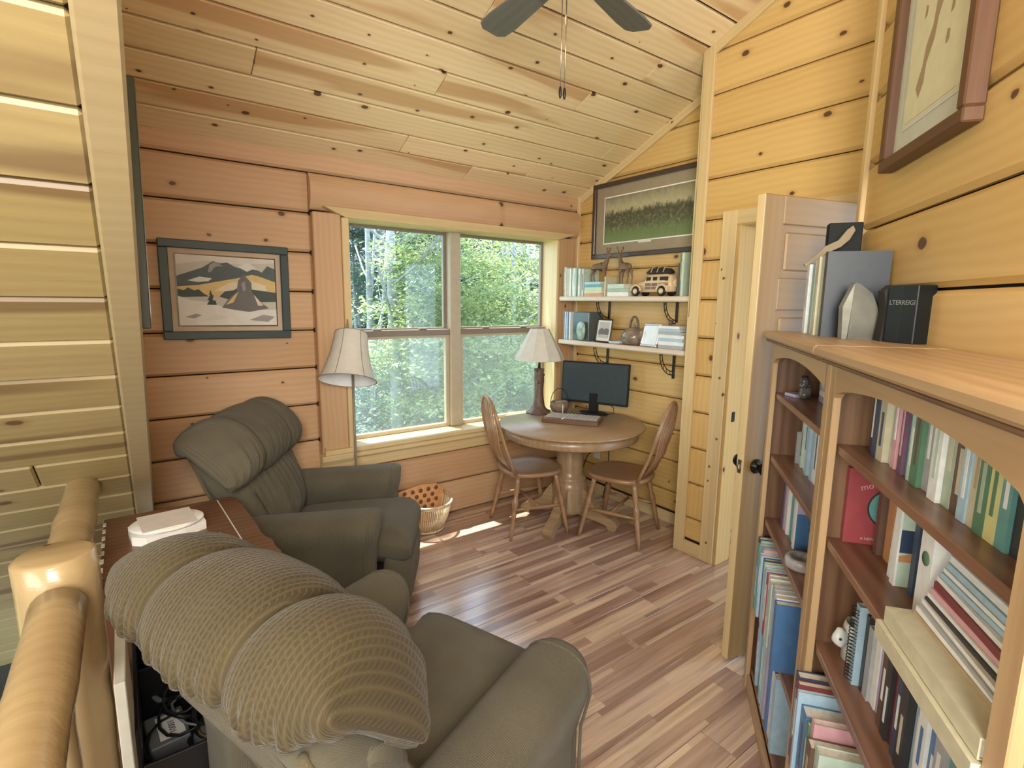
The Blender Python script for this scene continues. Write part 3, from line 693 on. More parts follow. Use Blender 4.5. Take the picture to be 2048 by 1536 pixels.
# ------------------------------------------------------------------ recliners
def sup(t, p): return math.copysign(abs(t)**p, t)
def smooth_closed(P, m):
    out = []; n = len(P)
    for i in range(n):
        p0, p1, p2, p3 = P[i-1], P[i], P[(i+1) % n], P[(i+2) % n]
        for q in range(m):
            t = q/m; t2, t3 = t*t, t*t*t
            out.append(tuple(0.5*((2*p1[k]) + (-p0[k]+p2[k])*t + (2*p0[k]-5*p1[k]+4*p2[k]-p3[k])*t2 + (-p0[k]+3*p1[k]-3*p2[k]+p3[k])*t3) for k in range(2)))
    return out
def make_recliner(label, bolster_mat, plain_mat, back_mat):
    t = thing('recliner', label, 'armchair', group='upholstered recliners')
    for sg in (1, -1):
        rings = []
        xs = [(-0.645, 0.72), (-0.63, 0.93), (-0.60, 1.0), (-0.50, 1.0), (-0.35, 1.02), (-0.2, 1.04), (-0.10, 1.06), (-0.055, 1.04), (-0.022, 0.97), (-0.004, 0.86), (0.002, 0.7)]
        for (x, k) in xs:
            cy = sg*0.352; hw = 0.100*k; top = 0.585 + 0.055*(x+0.75) - (1-min(k, 1))*0.06
            ring = []
            for a in range(0, 17):
                th = PI*a/16
                ring.append((x + (0.012 if x > -0.06 else 0)*math.sin(th), cy + hw*1.06*sup(math.cos(th), 0.85), top-0.105 + 0.105*sup(math.sin(th), 0.75)))
            xo = x - (0.03 if x > -0.06 else 0)
            for z in (0.44, 0.41, 0.30, 0.18, 0.05): ring.append((xo, cy - hw*(0.84 if z < 0.42 else 0.9), z))
            for z in (0.05, 0.18, 0.30, 0.41, 0.44): ring.append((xo, cy + hw*(0.84 if z < 0.42 else 0.9), z))
            rings.append(ring)
        loft('armrest', rings, plain_mat, t)
        seam = [(-0.028, sg*0.352 + 0.108*sup(math.cos(PI*a/14), 0.85), 0.515 + 0.108*sup(math.sin(PI*a/14), 0.8)) for a in range(15)]
        seam = [(-0.055, seam[0][1]-0.018, 0.10), (-0.05, seam[0][1]-0.016, 0.42)] + seam + [(-0.05, seam[-1][1]+0.016, 0.42), (-0.055, seam[-1][1]+0.018, 0.10)]
        tube('arm_piping', seam, 0.0045, plain_mat, t, 6)
    rings = []
    prof = smooth_closed([(-0.52, 0.34), (-0.52, 0.43), (-0.42, 0.455), (-0.2, 0.475), (-0.02, 0.485), (0.08, 0.470), (0.135, 0.42), (0.145, 0.35), (0.11, 0.30), (-0.1, 0.28), (-0.4, 0.28)], 2)
    for i in range(17):
        u = -1+2*i/16; k = max((1-abs(u)**5)**0.25 if abs(u) < 1 else 0.35, 0.35)
        rings.append([(-0.25 + (x+0.25)*(0.96+0.04*k), u*(0.252 + (0.03*min(1, max(0, x)/0.05))), 0.37 + (z-0.37)*k) for (x, z) in prof])
    loft('seat_cushion', rings, plain_mat, t)
    rings = []
    prof = smooth_closed([(0.0, 0.05), (0.10, 0.055), (0.135, 0.09), (0.142, 0.17), (0.148, 0.25), (0.130, 0.315), (0.06, 0.33), (0.0, 0.33)], 2)
    for i in range(13):
        u = -1+2*i/12; k = max((1-abs(u)**6)**0.3 if abs(u) < 1 else 0.3, 0.45)
        rings.append([(0.03 + (x-0.03)*k, u*0.272, 0.20 + (z-0.20)*(0.93+0.07*k)) for (x, z) in prof])
    loft('footrest', rings, plain_mat, t)
    box('base_frame', (-0.50, 0.0, -0.34, 0.34, 0.0, 0.26), gdark, t, 0.01)
    # gathered lower back
    rings = []; n = 90
    prof = smooth_closed([(-0.50, 0.44), (-0.485, 0.52), (-0.515, 0.63), (-0.575, 0.74), (-0.64, 0.81), (-0.74, 0.82), (-0.71, 0.70), (-0.63, 0.55), (-0.58, 0.43), (-0.54, 0.41)], 3)
    for i in range(n+1):
        u = -1+2*i/n; k = max((1-abs(u)**3.2)**0.5 if abs(u) < 1 else 0.2, 0.2)
        ring = []
        for (x, z) in prof:
            h = min(1, max(0, (z-0.45)/0.33)); fr_ = max(0, min(1, (x+0.70)/0.10))
            ph = u*(30-10*(1-h)) + 0.6*math.sin(u*9)
            gath = (0.010*math.sin(ph*1.35) + 0.006*math.sin(ph*2.3+1))*h**1.3*fr_ + 0.004*math.sin(u*12)*fr_
            xx = -0.68 + (x+0.68)*(0.45+0.55*k) + gath*(k**0.5)
            ring.append((xx, u*(0.262+0.085*h), z - 0.02*abs(u)**3))
        rings.append(ring)
    loft('back_cushion', rings, plain_mat, t)
    # head bolster: three puffed lobes hooding the top of the back
    rings = []; n = 160; W = 0.385
    base = [(-0.615, 0.745), (-0.548, 0.80), (-0.530, 0.885), (-0.565, 0.97), (-0.635, 1.035), (-0.72, 1.062), (-0.795, 1.048), (-0.848, 1.005), (-0.875, 0.955), (-0.876, 0.915), (-0.850, 0.900), (-0.81, 0.91), (-0.76, 0.89), (-0.69, 0.81)]
    prof = smooth_closed(base, 4); C0 = (-0.745, 0.89); TT = (-0.722, 0.692); NNv = (0.692, 0.722)
    seams = (-1.0, -0.40, 0.40, 1.0)
    for i in range(n+1):
        u = -1+2*i/n
        for q in range(3):
            if seams[q] <= u <= seams[q+1]+1e-9:
                tt = (u-(seams[q]+seams[q+1])/2)/((seams[q+1]-seams[q])/2); break
        lob = max(0.0, 1-abs(tt)**3.0)**0.42
        au = abs(u); end = 1.0 if au < 0.55 else max(0.0, 1-((au-0.55)/0.45)**2.2)**0.6
        kn = (0.62+0.38*lob)*(0.06+0.94*end); ka = (0.85+0.15*lob)*(0.86+0.14*end)
        if au < 0.37: kn *= 1.06; ka *= 1.02
        ring = []
        for (x, z) in prof:
            dx, dz = x-C0[0], z-C0[1]; al = dx*TT[0]+dz*TT[1]; no = dx*NNv[0]+dz*NNv[1]
            al *= ka; no *= kn
            hem = max(0.0, min(1.0, (1.0-z)/0.12))
            g = (0.0055*math.sin(u*58+1.5*math.sin(u*11))+0.0035*math.sin(u*91+1))*hem**0.8*min(1, end*1.5)
            g += 0.003*math.sin(u*70)*(1-lob)*(1-hem)*min(1, end*2)
            if no > 0: no += g*1.1
            if al > 0 or no < 0: al -= 0; no += (g*1.6 if x > -0.7 else -g*1.4)
            X = C0[0] + al*TT[0]+no*NNv[0]; Z = C0[1] + al*TT[1]+no*NNv[1]
            ring.append((X + 0.010*au**3, u*W*1.02, Z + 0.004*au**2.4))
        rings.append(ring)
    loft('head_bolster', rings, bolster_mat, t)
    rings = []; n = 48
    for i in range(n+1):
        u = -1+2*i/n; y = u*0.335; f = 0.010*math.sin(u*11) + 0.006*math.sin(u*25+1); e = 0.0 if abs(u) < 0.9 else (abs(u)-0.9)*0.5
        rings.append([(-0.842+e+f*0.3, y, 0.93), (-0.790+e+f, y, 0.76), (-0.650+e+f*1.4, y, 0.50), (-0.555+e+f*1.2, y, 0.26), (-0.53+e+f, y, 0.10), (-0.50+e, y, 0.10), (-0.56, y, 0.42), (-0.68, y, 0.70), (-0.77, y, 0.93)])
    loft('outer_back', rings, back_mat, t)
    for sg in (1, -1):
        tube('back_welt', [(-0.836, sg*0.338, 0.90), (-0.775, sg*0.338, 0.73), (-0.652, sg*0.338, 0.50), (-0.545, sg*0.338, 0.18)], 0.008, back_mat, t, 8)
        rings = []
        for (z, x0, x1) in ((0.46, -0.63, -0.50), (0.60, -0.70, -0.56), (0.72, -0.765, -0.62), (0.82, -0.82, -0.69), (0.89, -0.85, -0.76)):
            rings.append([(x0, sg*0.275, z), (x0, sg*0.335, z), (x0*0.5+x1*0.5, sg*0.350, z), (x1, sg*0.330, z), (x1+0.03, sg*0.275, z)][::sg])
        loft('back_side', rings, plain_mat, t)
    return t
rec1 = make_recliner('olive grey velour recliner under the window, facing away from the slope wall', fab_plain, fab_plain, fab_back)
rec1.location = (1.07, 2.555, 0); rec1.rotation_euler = (0, 0, math.radians(-32))
rec2 = copy_tree(rec1)
for ch in rec1.children:
    if ch.name.startswith('head_bolster'): ch.scale = (1, 1.10, 1); ch.location = (0, -0.040, 0)
rec2['label'] = ''; rec2['label'] = 'tan waffle-cloth recliner nearest the camera, seen from behind'
rec2.location = (0.835, 1.365, 0); rec2.rotation_euler = (0, 0, math.radians(20))
for ch in rec2.children:
    if ch.name.startswith('head_bolster'):
        ch.data = ch.data.copy(); ch.data.materials[0] = fab_waffle; ch['label'] = 'ribbed waffle-cloth head bolster'

# ------------------------------------------------------------------ walnut side table with shaped edge between the recliners
st_ = thing('side_table', 'walnut side table with a scalloped right edge between the recliners', 'table', (0.10, 2.14, 0))
ys = [0.36, 0.33, 0.30, 0.27, 0.25, 0.23, 0.20, 0.12, 0.0, -0.10, -0.15, -0.17, -0.20, -0.25, -0.30, -0.34]
xsx = [0.205, 0.225, 0.232, 0.228, 0.233, 0.242, 0.236, 0.240, 0.246, 0.244, 0.250, 0.262, 0.266, 0.262, 0.270, 0.262]
outl = [(-0.23, -0.34), (-0.23, 0.36)] + list(zip(xsx, ys))
prism('tabletop', outl, 0.722, 0.740, walnut, st_)
prism('edge_moulding', [(x+0.005 if i > 1 else x+0.03, y) for i, (x, y) in enumerate(outl)], 0.703, 0.722, walnut, st_)
box('inlay_line', (0.168, 0.172, -0.29, 0.335, 0.7402, 0.7412), offwhite, st_, 0, frame=Matrix.Rotation(0.04, 4, 'Z'))
lathe('keyhole_plate', [(0.009, 0), (0.009, 0.0015)], brass, st_, 12, loc=(0.115, -0.03, 0.740))
for (x, y) in ((-0.20, -0.31), (-0.20, 0.32), (0.17, -0.31), (0.17, 0.32)):
    box('leg', (x-0.02, x+0.02, y-0.02, y+0.02, 0.0, 0.703), walnut, st_, 0.004)
box('apron', (-0.20, 0.17, -0.325, -0.305, 0.62, 0.703), walnut, st_, 0.003); box('apron', (-0.20, 0.17, 0.31, 0.33, 0.62, 0.703), walnut, st_, 0.003)
box('apron', (-0.212, -0.195, -0.30, 0.31, 0.62, 0.703), walnut, st_, 0.003); box('apron', (0.165, 0.182, -0.30, 0.31, 0.62, 0.703), walnut, st_, 0.003)
for sy in (-0.31,):
    for k in range(9):
        box('carved_notch', (-0.232, -0.222, -0.28+k*0.07, -0.245+k*0.07, 0.7395, 0.7425), offwhite, st_, 0.001)
# white octagonal two-tier device on the table
dv = thing('white_router', 'white two-layer oval puck device lying on the walnut side table', 'device', (0.065, 2.235, 0.740), math.radians(5))
prism('base', [(-0.115, -0.055), (-0.075, -0.095), (0.045, -0.082), (0.115, -0.055), (0.115, 0.05), (0.06, 0.09), (-0.06, 0.09), (-0.115, 0.055)], 0.0, 0.032, white, dv)
lathe('lid', [(0.113, 0.034), (0.118, 0.038), (0.118, 0.043), (0.113, 0.047)], white, dv, 40, squash=0.82)
prism('clear_cover', [(-0.085, -0.085), (0.085, -0.085), (0.085, 0.085), (-0.085, 0.085)], 0.0475, 0.050, plain('frosted_cover', (0.72, 0.68, 0.65), 0.25), dv)
# equipment under the table
pn = thing('leaning_board', 'tall white panel standing between the railing and the cable crate', 'panel', (-0.085, 1.60, 0))
box('board_face', (-0.012, 0.012, -0.10, 0.195, 0.0, 0.66), offwhite, pn, 0.002)
cr = thing('cable_crate', 'black open crate full of cables on the floor under the side table', 'crate', (0.075, 2.01, 0))
box('crate_bottom', (-0.15, 0.15, -0.35, 0.35, 0.0, 0.012), black, cr, 0)
box('crate_side', (-0.15, -0.138, -0.35, 0.35, 0.012, 0.40), black, cr, 0.002); box('crate_side', (0.138, 0.15, -0.35, 0.35, 0.012, 0.30), black, cr, 0.002)
box('crate_end', (-0.138, 0.138, 0.338, 0.35, 0.012, 0.38), black, cr, 0.002); box('crate_end', (-0.138, 0.138, -0.35, -0.338, 0.012, 0.28), black, cr, 0.002)
box('crate_divider', (-0.138, 0.138, 0.05, 0.06, 0.012, 0.33), black, cr, 0.002)
for k in range(14):
    cx, cy, rr_ = random.uniform(-0.06, 0.06), random.uniform(-0.22, 0.20), random.uniform(0.05, 0.08)
    pth = [(cx+rr_*math.cos(a*0.45+k)*(1+0.1*math.sin(a)), cy+1.3*rr_*math.sin(a*0.45+k), 0.19+0.011*k+0.012*math.sin(a*0.9+k)) for a in range(22)]
    c_ = tube('cable', pth, 0.0045 if k % 3 else 0.007, [black, plain('cable_grey', (0.14, 0.16, 0.17), 0.5)][k % 2], None, 6)
    tag(c_, ['thin black', 'grey'][k % 2 if k % 3 else 0]+' cable coil, '+['first','second','third','fourth','fifth','sixth','seventh','eighth','ninth','tenth','eleventh','twelfth','thirteenth','fourteenth'][k]+' up from the bottom of the open crate', 'cable', 'cables coiled in the crate'); c_.location = (0.075, 2.01, 0)
bx_ = thing('equipment_box', 'small grey box with a white paper label among the cables', 'box', (0.0, 1.90, 0.012), 0.1)
box('case', (-0.055, 0.055, -0.08, 0.08, 0.0, 0.19), plain('box_grey', (0.14, 0.155, 0.165), 0.5), bx_, 0.004)
box('paper_label', (-0.025, 0.045, -0.06, 0.06, 0.190, 0.191), white, bx_, 0)
text('printed_number', '1 10001', 0.026, black, bx_, basis((0, -1, 0), (1, 0, 0), (0.012, 0, 0.1912)))
sp_ = thing('round_speaker', 'dark round speaker top at the bottom of the crate', 'speaker', (0.13, 1.755, 0.012))
lathe('body', [(0.06, 0), (0.066, 0.02), (0.066, 0.22), (0.058, 0.235)], plain('speaker_grey', (0.10, 0.11, 0.12), 0.5), sp_, 28)
lathe('top_ring', [(0.058, 0.236), (0.060, 0.240), (0.045, 0.242)], brass, sp_, 28, cap=False)

# ------------------------------------------------------------------ television on the dormer cheek
tv = thing('television', 'flat black television seen edge-on beside the tapered rake board', 'television', (0.062, 2.5, 1.87))
Mt = Matrix.Rotation(math.radians(1.2), 4, 'Y')
box('tv_case', (-0.014, 0.010, -0.52, 0.56, -0.365, 0.365), dkgreen, tv, 0.003, frame=Mt)
box('tv_screen', (0.010, 0.012, -0.50, 0.54, -0.345, 0.345), screen, tv, 0, frame=Mt)
box('wall_bracket', (-0.027, -0.013, 0.0, 0.2, -0.1, 0.1), black, tv, 0)
# ------------------------------------------------------------------ ceiling fan
fa = thing('ceiling_fan', 'dark bronze five-blade ceiling fan hanging from the sloped ceiling', 'fan', (1.26, 1.41, 2.70))
hz = ceil_z(1.41)-2.70
lathe('canopy', [(0.03, hz-0.12), (0.065, hz-0.08), (0.07, hz+0.01)], fanm, fa, 24)
lathe('downrod', [(0.012, 0.06), (0.012, hz-0.1)], fanm, fa, 12)
lathe('motor_housing', [(0.02, -0.09), (0.05, -0.085), (0.07, -0.06), (0.10, -0.03), (0.105, 0.03), (0.07, 0.06), (0.02, 0.07)], fanm, fa, 32)
for k in range(5):
    a = math.radians(11 + 72*k + 4)
    Mb = Matrix.Rotation(a, 4, 'Z') @ Matrix.Rotation(math.radians(10), 4, 'X')
    outl = [(0.15, -0.045), (0.42, -0.062), (0.49, -0.058), (0.515, -0.035), (0.515, 0.035), (0.49, 0.058), (0.42, 0.062), (0.15, 0.045)]
    prism('blade', outl, -0.004, 0.004, fanblade, fa, frame=Matrix.Translation((0, 0, -0.02)) @ Mb)
    prism('blade_arm', [(0.06, -0.012), (0.20, -0.03), (0.20, 0.03), (0.06, 0.012)], -0.009, -0.004, fanm, fa, frame=Matrix.Translation((0, 0, -0.02)) @ Mb)
for (dx, dy, z1, fob) in ((-0.045, -0.01, -0.40, False), (-0.018, 0.0, -0.395, True)):
    ch = tube('pull_chain', [(dx, dy, -0.09), (dx, dy, z1)], 0.0016, brass, fa, 6)
    lathe('pull_knob', [(0.001, 0.012), (0.004, 0.008), (0.006, -0.010), (0.004, -0.022), (0.001, -0.026)], iron, fa, 12, loc=(dx, dy, z1-0.01))
    if fob: lathe('fob_disc', [(0.013, -0.001), (0.013, 0.001)], pine_trim, fa, 18, loc=(dx, dy, -0.19), rot=(PI/2, 0, 0.6), squash=1.3)

# ------------------------------------------------------------------ pictures
def flat(name, col, rough=0.8): return plain(name, col, rough)
def frame_parts(par, w, h, bw, depth, mat, prof=0.0):
    """local: x right, y up, z out of the wall"""
    for (a, b_, c_, d_) in ((-w/2, w/2, -h/2, -h/2+bw), (-w/2, w/2, h/2-bw, h/2), (-w/2, -w/2+bw, -h/2+bw, h/2-bw), (w/2-bw, w/2, -h/2+bw, h/2-bw)):
        box('frame_rail' if b_-a > bw*1.5 else 'frame_stile', (a, b_, c_, d_, 0.0, depth), mat, par, 0.004)
# 1. mountain painting on the window wall
pm = thing('mountain_painting', 'framed painting of snowy mountains and a rocky lodge on the window wall', 'picture', group=None)
pm.matrix_world = basis((1, 0, 0), (0, 0, 1), (0.478, WY-0.002, 1.640)) @ Matrix.Rotation(-0.012, 4, 'Z')
frame_parts(pm, 0.635, 0.525, 0.044, 0.028, dkgreen)
box('liner', (-0.274, 0.274, -0.219, 0.219, 0.004, 0.012), flat('linen_liner', (0.50, 0.38, 0.26)), pm, 0)
box('inner_lip', (-0.248, 0.248, -0.193, 0.193, 0.012, 0.016), dkbrown, pm, 0)
g_ = {k: flat('paint_'+k, c) for k, c in dict(sky=(0.50, 0.47, 0.40), cloud=(0.62, 0.58, 0.50), far=(0.10, 0.12, 0.12), snow=(0.66, 0.63, 0.57), gold=(0.62, 0.45, 0.20), pale=(0.68, 0.58, 0.42), dk=(0.07, 0.09, 0.08), rock=(0.16, 0.15, 0.14), grey=(0.30, 0.28, 0.26), tree=(0.05, 0.075, 0.06)).items()}
def P_(l): return [(-0.242+x*0.484, -0.187+y*0.374) for x, y in l]
polys = [(P_([(0, 0), (1, 0), (1, 1), (0, 1)]), g_['sky']), (P_([(0, .86), (.3, .93), (.6, .9), (1, .95), (1, 1), (0, 1)]), g_['cloud']),
 (P_([(0, .50), (0, .70), (.12, .76), (.25, .83), (.36, .93), (.42, .90), (.50, .92), (.58, .86), (.66, .84), (.72, .90), (.78, .85), (.86, .80), (.92, .90), (1, .86), (1, .60), (.5, .62)]), g_['far']),
 (P_([(.32, .87), (.37, .92), (.42, .89), (.46, .86), (.40, .86), (.36, .83), (.34, .78), (.30, .76)]), g_['grey']), (P_([(.60, .87), (.72, .93), (.82, .83), (.76, .84), (.70, .80), (.64, .84)]), g_['snow']),
 (P_([(.10, .64), (.22, .70), (.34, .68), (.30, .64), (.2, .62)]), g_['snow']),
 (P_([(0, .42), (0, .55), (.2, .58), (.4, .64), (.6, .70), (.75, .76), (.82, .74), (1, .66), (1, .40)]), g_['gold']),
 (P_([(.35, .50), (.5, .62), (.7, .68), (.9, .60), (.9, .50)]), g_['pale']),
 (P_([(0, .40), (0, .52), (.06, .50), (.10, .54), (.16, .50), (.20, .52), (.25, .46), (.30, .42)]), g_['dk']),
 (P_([(.40, .42), (.46, .50), (.55, .52), (.60, .56), (1, .50), (1, .36), (.6, .34)]), g_['dk']),
 (P_([(0, 0), (0, .42), (.12, .36), (.3, .34), (.42, .28), (.55, .22), (1, .24), (1, 0)]), g_['snow']),
 (P_([(.42, .26), (.50, .40), (.58, .50), (.60, .66), (.66, .76), (.74, .64), (.74, .50), (.82, .36), (.92, .26), (.70, .20)]), g_['rock']),
 (P_([(.46, .30), (.55, .44), (.60, .50), (.54, .34)]), g_['gold']), (P_([(.76, .46), (.86, .30), (.80, .30)]), g_['pale']), (P_([(.63, .62), (.67, .66), (.68, .54), (.65, .50)]), g_['grey']),
 (P_([(.27, .30), (.30, .36), (.28, .37), (.31, .44), (.30, .44), (.315, .52), (.33, .44), (.345, .44), (.33, .37), (.36, .36), (.37, .30)]), g_['tree']),
 (P_([(.05, .12), (.16, .17), (.22, .15), (.14, .10)]), g_['grey']), (P_([(.2, .06), (.36, .16), (.5, .12), (.36, .08)]), g_['cloud']), (P_([(.7, .08), (.85, .16), (.98, .13), (.9, .05)]), g_['grey'])]
art('painted_canvas', pm, Matrix.Translation((0, 0, 0.0165)), polys, None)
# 2. forest photograph on the nook wall
def forest_mat():
    m, nt, b = newmat('forest_print'); tc = N(nt, 'ShaderNodeTexCoord'); s = N(nt, 'ShaderNodeSeparateXYZ'); L(nt, tc.outputs['Object'], s.inputs[0])
    n1 = N(nt, 'ShaderNodeTexNoise', i_Scale=13.0, i_Detail=8.0, i_Roughness=0.8); mp = N(nt, 'ShaderNodeMapping'); mp.inputs['Scale'].default_value = (1.6, 0.7, 1); L(nt, tc.outputs['Object'], mp.inputs['Vector']); L(nt, mp.outputs[0], n1.inputs['Vector'])
    y = math_(nt, 'ADD', s.outputs[1], math_(nt, 'MULTIPLY', math_(nt, 'SUBTRACT', n1.outputs[0], 0.5), 0.22))
    f = math_(nt, 'MULTIPLY_ADD', y, 1/0.34, 0.5)
    r = ramp(nt, f, [(0.0, (0.16, 0.21, 0.08)), (0.22, (0.12, 0.17, 0.07)), (0.34, (0.075, 0.085, 0.05)), (0.62, (0.06, 0.062, 0.042)), (0.72, (0.42, 0.38, 0.24)), (1.0, (0.22, 0.20, 0.13))])
    n2 = N(nt, 'ShaderNodeTexNoise', i_Scale=38.0, i_Detail=8.0, i_Roughness=0.8); L(nt, tc.outputs['Object'], n2.inputs['Vector'])
    r2 = ramp(nt, n2.outputs[0], [(0.5, (0, 0, 0)), (0.62, (1, 1, 1))])
    hill = ramp(nt, f, [(0.12, (0, 0, 0)), (0.3, (1, 1, 1)), (0.55, (1, 1, 1)), (0.62, (0, 0, 0))])
    L(nt, mixc(nt, math_(nt, 'MULTIPLY', math_(nt, 'MULTIPLY', r2.outputs[0], hill.outputs[0]), 0.6), r.outputs[0], (0.36, 0.33, 0.20)), b.inputs['Base Color']); b.inputs['Roughness'].default_value = 0.35; return m
pf = thing('forest_photograph', 'wide framed photograph of a misty forest above the nook shelves', 'picture')
pf.matrix_world = basis((0, -1, 0), (0, 0, 1), (NX-0.001, 2.600, 2.237))
frame_parts(pf, 1.085, 0.575, 0.034, 0.032, dkbrown)
mt = box('mat_board', (-0.512, 0.512, -0.257, 0.257, 0.004, 0.012), flat('mat_taupe', (0.30, 0.24, 0.165)), pf, 0)
box('mat_bevel', (-0.425, 0.399, -0.178, 0.178, 0.012, 0.0145), white, pf, 0)
box('print', (-0.417, 0.391, -0.170, 0.170, 0.0145, 0.0155), forest_mat(), pf, 0)
box('title_tab', (-0.07, 0.05, -0.192, -0.172, 0.0146, 0.0165), offwhite, pf, 0)
# 3. lake map on the diagonal wall
pk = thing('lake_map', 'brown-framed map print with grey mat hung on the diagonal wall', 'picture')
pk.matrix_world = DF @ basis((1, 0, 0), (0, 0, 1), (-1.815, WD-0.001, 2.43)) 
frame_parts(pk, 0.525, 0.80, 0.036, 0.046, cherry)
box('mat_board', (-0.23, 0.23, -0.357, 0.357, 0.004, 0.018), flat('mat_grey', (0.56, 0.56, 0.47)), pk, 0)
box('mat_bevel', (-0.168, 0.172, -0.300, 0.300, 0.018, 0.021), offwhite, pk, 0)
box('map_sheet', (-0.158, 0.162, -0.290, 0.290, 0.021, 0.0216), flat('map_paper', (0.66, 0.62, 0.42)), pk, 0)
mb = flat('map_brown', (0.36, 0.26, 0.15))
stroke = [(-0.10, -0.20), (-0.075, -0.235), (-0.05, -0.20), (-0.045, -0.15), (-0.01, -0.10), (0.0, -0.05), (0.03, 0.0), (0.035, 0.05), (0.07, 0.10), (0.075, 0.16), (0.10, 0.22), (0.085, 0.27), (0.05, 0.24), (0.05, 0.18), (0.02, 0.12), (0.01, 0.05), (-0.02, 0.0), (-0.03, -0.06), (-0.06, -0.10), (-0.07, -0.15)]
sm = [[(cx-0.008, cy-0.018), (cx+0.008, cy-0.012), (cx+0.010, cy+0.012), (cx-0.004, cy+0.018)] for cx, cy in ((-0.085, 0.0), (-0.10, 0.12), (0.08, -0.06), (0.07, -0.13), (-0.08, 0.20))]
art('map_drawing', pk, Matrix.Translation((0, 0, 0.0218)), [(stroke, mb)] + [(q, mb) for q in sm], None)
box('map_border', (-0.150, 0.154, -0.284, -0.2825, 0.0216, 0.0219), mb, pk, 0)

# ------------------------------------------------------------------ round pedestal table
rt = thing('pedestal_table', 'round oak pedestal table in the nook corner', 'table', (2.55, 2.73, 0))
lathe('tabletop', [(0.0, 0.722), (0.500, 0.722), (0.520, 0.727), (0.526, 0.736), (0.520, 0.744), (0.0, 0.747)][1:5], oak_table, rt, 72)
lathe('apron', [(0.475, 0.655), (0.480, 0.66), (0.480, 0.721)], oak_table, rt, 64)
lathe('pedestal', [(0.13, 0.66), (0.10, 0.63), (0.098, 0.40), (0.100, 0.36), (0.118, 0.345), (0.122, 0.33), (0.112, 0.315), (0.125, 0.30), (0.128, 0.26), (0.120, 0.20), (0.125, 0.12), (0.13, 0.09), (0.10, 0.075)], oak_table, rt, 36)
foot = [(0.08, 0.27), (0.13, 0.27), (0.17, 0.22), (0.21, 0.15), (0.27, 0.105), (0.33, 0.085), (0.375, 0.06), (0.385, 0.03), (0.37, 0.0), (0.32, 0.0), (0.30, 0.03), (0.24, 0.045), (0.17, 0.055), (0.08, 0.075)]
for k in range(4):
    a = math.radians(25+90*k)
    prism('foot', foot, -0.035, 0.035, oak_table, rt, frame=Matrix.Rotation(a, 4, 'Z') @ Matrix.Rotation(PI/2, 4, 'X'))
# ------------------------------------------------------------------ bow-back chairs
def make_chair(label):
    t = thing('windsor_chair', label, 'chair', group='bow-back chairs at the round table')
    prof = []; n = 40
    for k in range(n):
        a = 2*PI*k/n; c_, s_ = math.cos(a), math.sin(a)
        r = 0.215*(1 + (0.06 if c_ > 0 else -0.02)) ; prof.append((r*sup(c_, 0.75), (0.215+0.012*c_)*sup(s_, 0.8)))
    rings = [[(x*k, y*k, z) for (x, y) in prof] for (k, z) in ((0.90, 0.418), (0.98, 0.426), (1.0, 0.440), (0.985, 0.450), (0.93, 0.453), (0.75, 0.446), (0.4, 0.441), (0.05, 0.442))]
    loft('seat', rings, chair_wood, t)
    def leg(x, y, dx, dy):
        path, rad = [], []
        pr = [(0.0, .011), (0.06, .014), (0.16, .0155), (0.20, .019), (0.22, .013), (0.26, .021), (0.30, .022), (0.33, .012), (0.36, .018), (0.44, .017), (0.50, .016)]
        for (q, r) in pr:
            tt = q/0.50; path.append((x+dx*(1-tt), y+dy*(1-tt), 0.435*tt)); rad.append(r)
        tube('leg', path, rad, chair_wood, t, 12)
    for (x, y, dx, dy) in ((0.14, 0.145, 0.075, 0.075), (0.14, -0.145, 0.075, -0.075), (-0.13, 0.135, -0.08, 0.07), (-0.13, -0.135, -0.08, -0.07)): leg(x, y, dx, dy)
    z = 0.20
    def lp(x, y, dx, dy, zz): return (x+dx*(1-zz/0.435), y+dy*(1-zz/0.435), zz)
    for sg in (1, -1):
        a = lp(0.14, sg*0.145, 0.075, sg*0.075, z); b_ = lp(-0.13, sg*0.135, -0.08, sg*0.07, z)
        m = tuple((p+q)/2 for p, q in zip(a, b_))
        tube('stretcher', [a, tuple(0.5*(p+q) for p, q in zip(a, m)), m, tuple(0.5*(p+q) for p, q in zip(m, b_)), b_], [0.008, 0.011, 0.0135, 0.011, 0.008], chair_wood, t, 10)
    tube('stretcher', [(0.01, 0.185, z), (0.01, 0.0, z), (0.01, -0.185, z)], [0.008, 0.013, 0.008], chair_wood, t, 10)
    # bow
    def bow(ph):
        yy = 0.178*math.cos(ph); h = math.sin(ph)
        w = 1 + 0.14*math.sin(ph)*(1 if abs(math.cos(ph)) > 0.15 else 0.8)
        zz = 0.445 + 0.525*sup(h, 0.62)
        xx = -0.165 - 0.155*(zz-0.445)/0.525 - 0.02*math.sin(PI*(zz-0.445)/0.525)
        return (xx, yy*w*(1.0 if zz < 0.9 else 1.0), zz)
    bp = [bow(PI*k/36) for k in range(37)]
    tube('bow', bp, 0.0115, chair_wood, t, 10)
    for k in range(7):
        u = -0.75+0.25*k; y0_ = 0.125*u; yt = 0.155*u
        c_ = max(-1, min(1, yt/0.178/1.1)); ph = math.acos(c_); top = bow(ph)
        tube('spindle', [(-0.175+0.01*abs(u), y0_, 0.445), ((-0.175+top[0])/2-0.012, (y0_+top[1])/2*0.95, 0.60), (top[0], top[1], top[2])], [0.006, 0.0075, 0.0045], chair_wood, t, 7)
    return t
ch1 = make_chair('bow-back wooden chair left of the round table with daylight gleaming on its seat')
ch1.location = (2.24, 2.83, 0); ch1.rotation_euler = (0, 0, math.radians(-15))
ch2 = copy_tree(ch1); ch2['label'] = 'bow-back wooden chair right of the round table, by the doorway corner board'
ch2.location = (2.70, 2.355, 0); ch2.rotation_euler = (0, 0, math.radians(111))

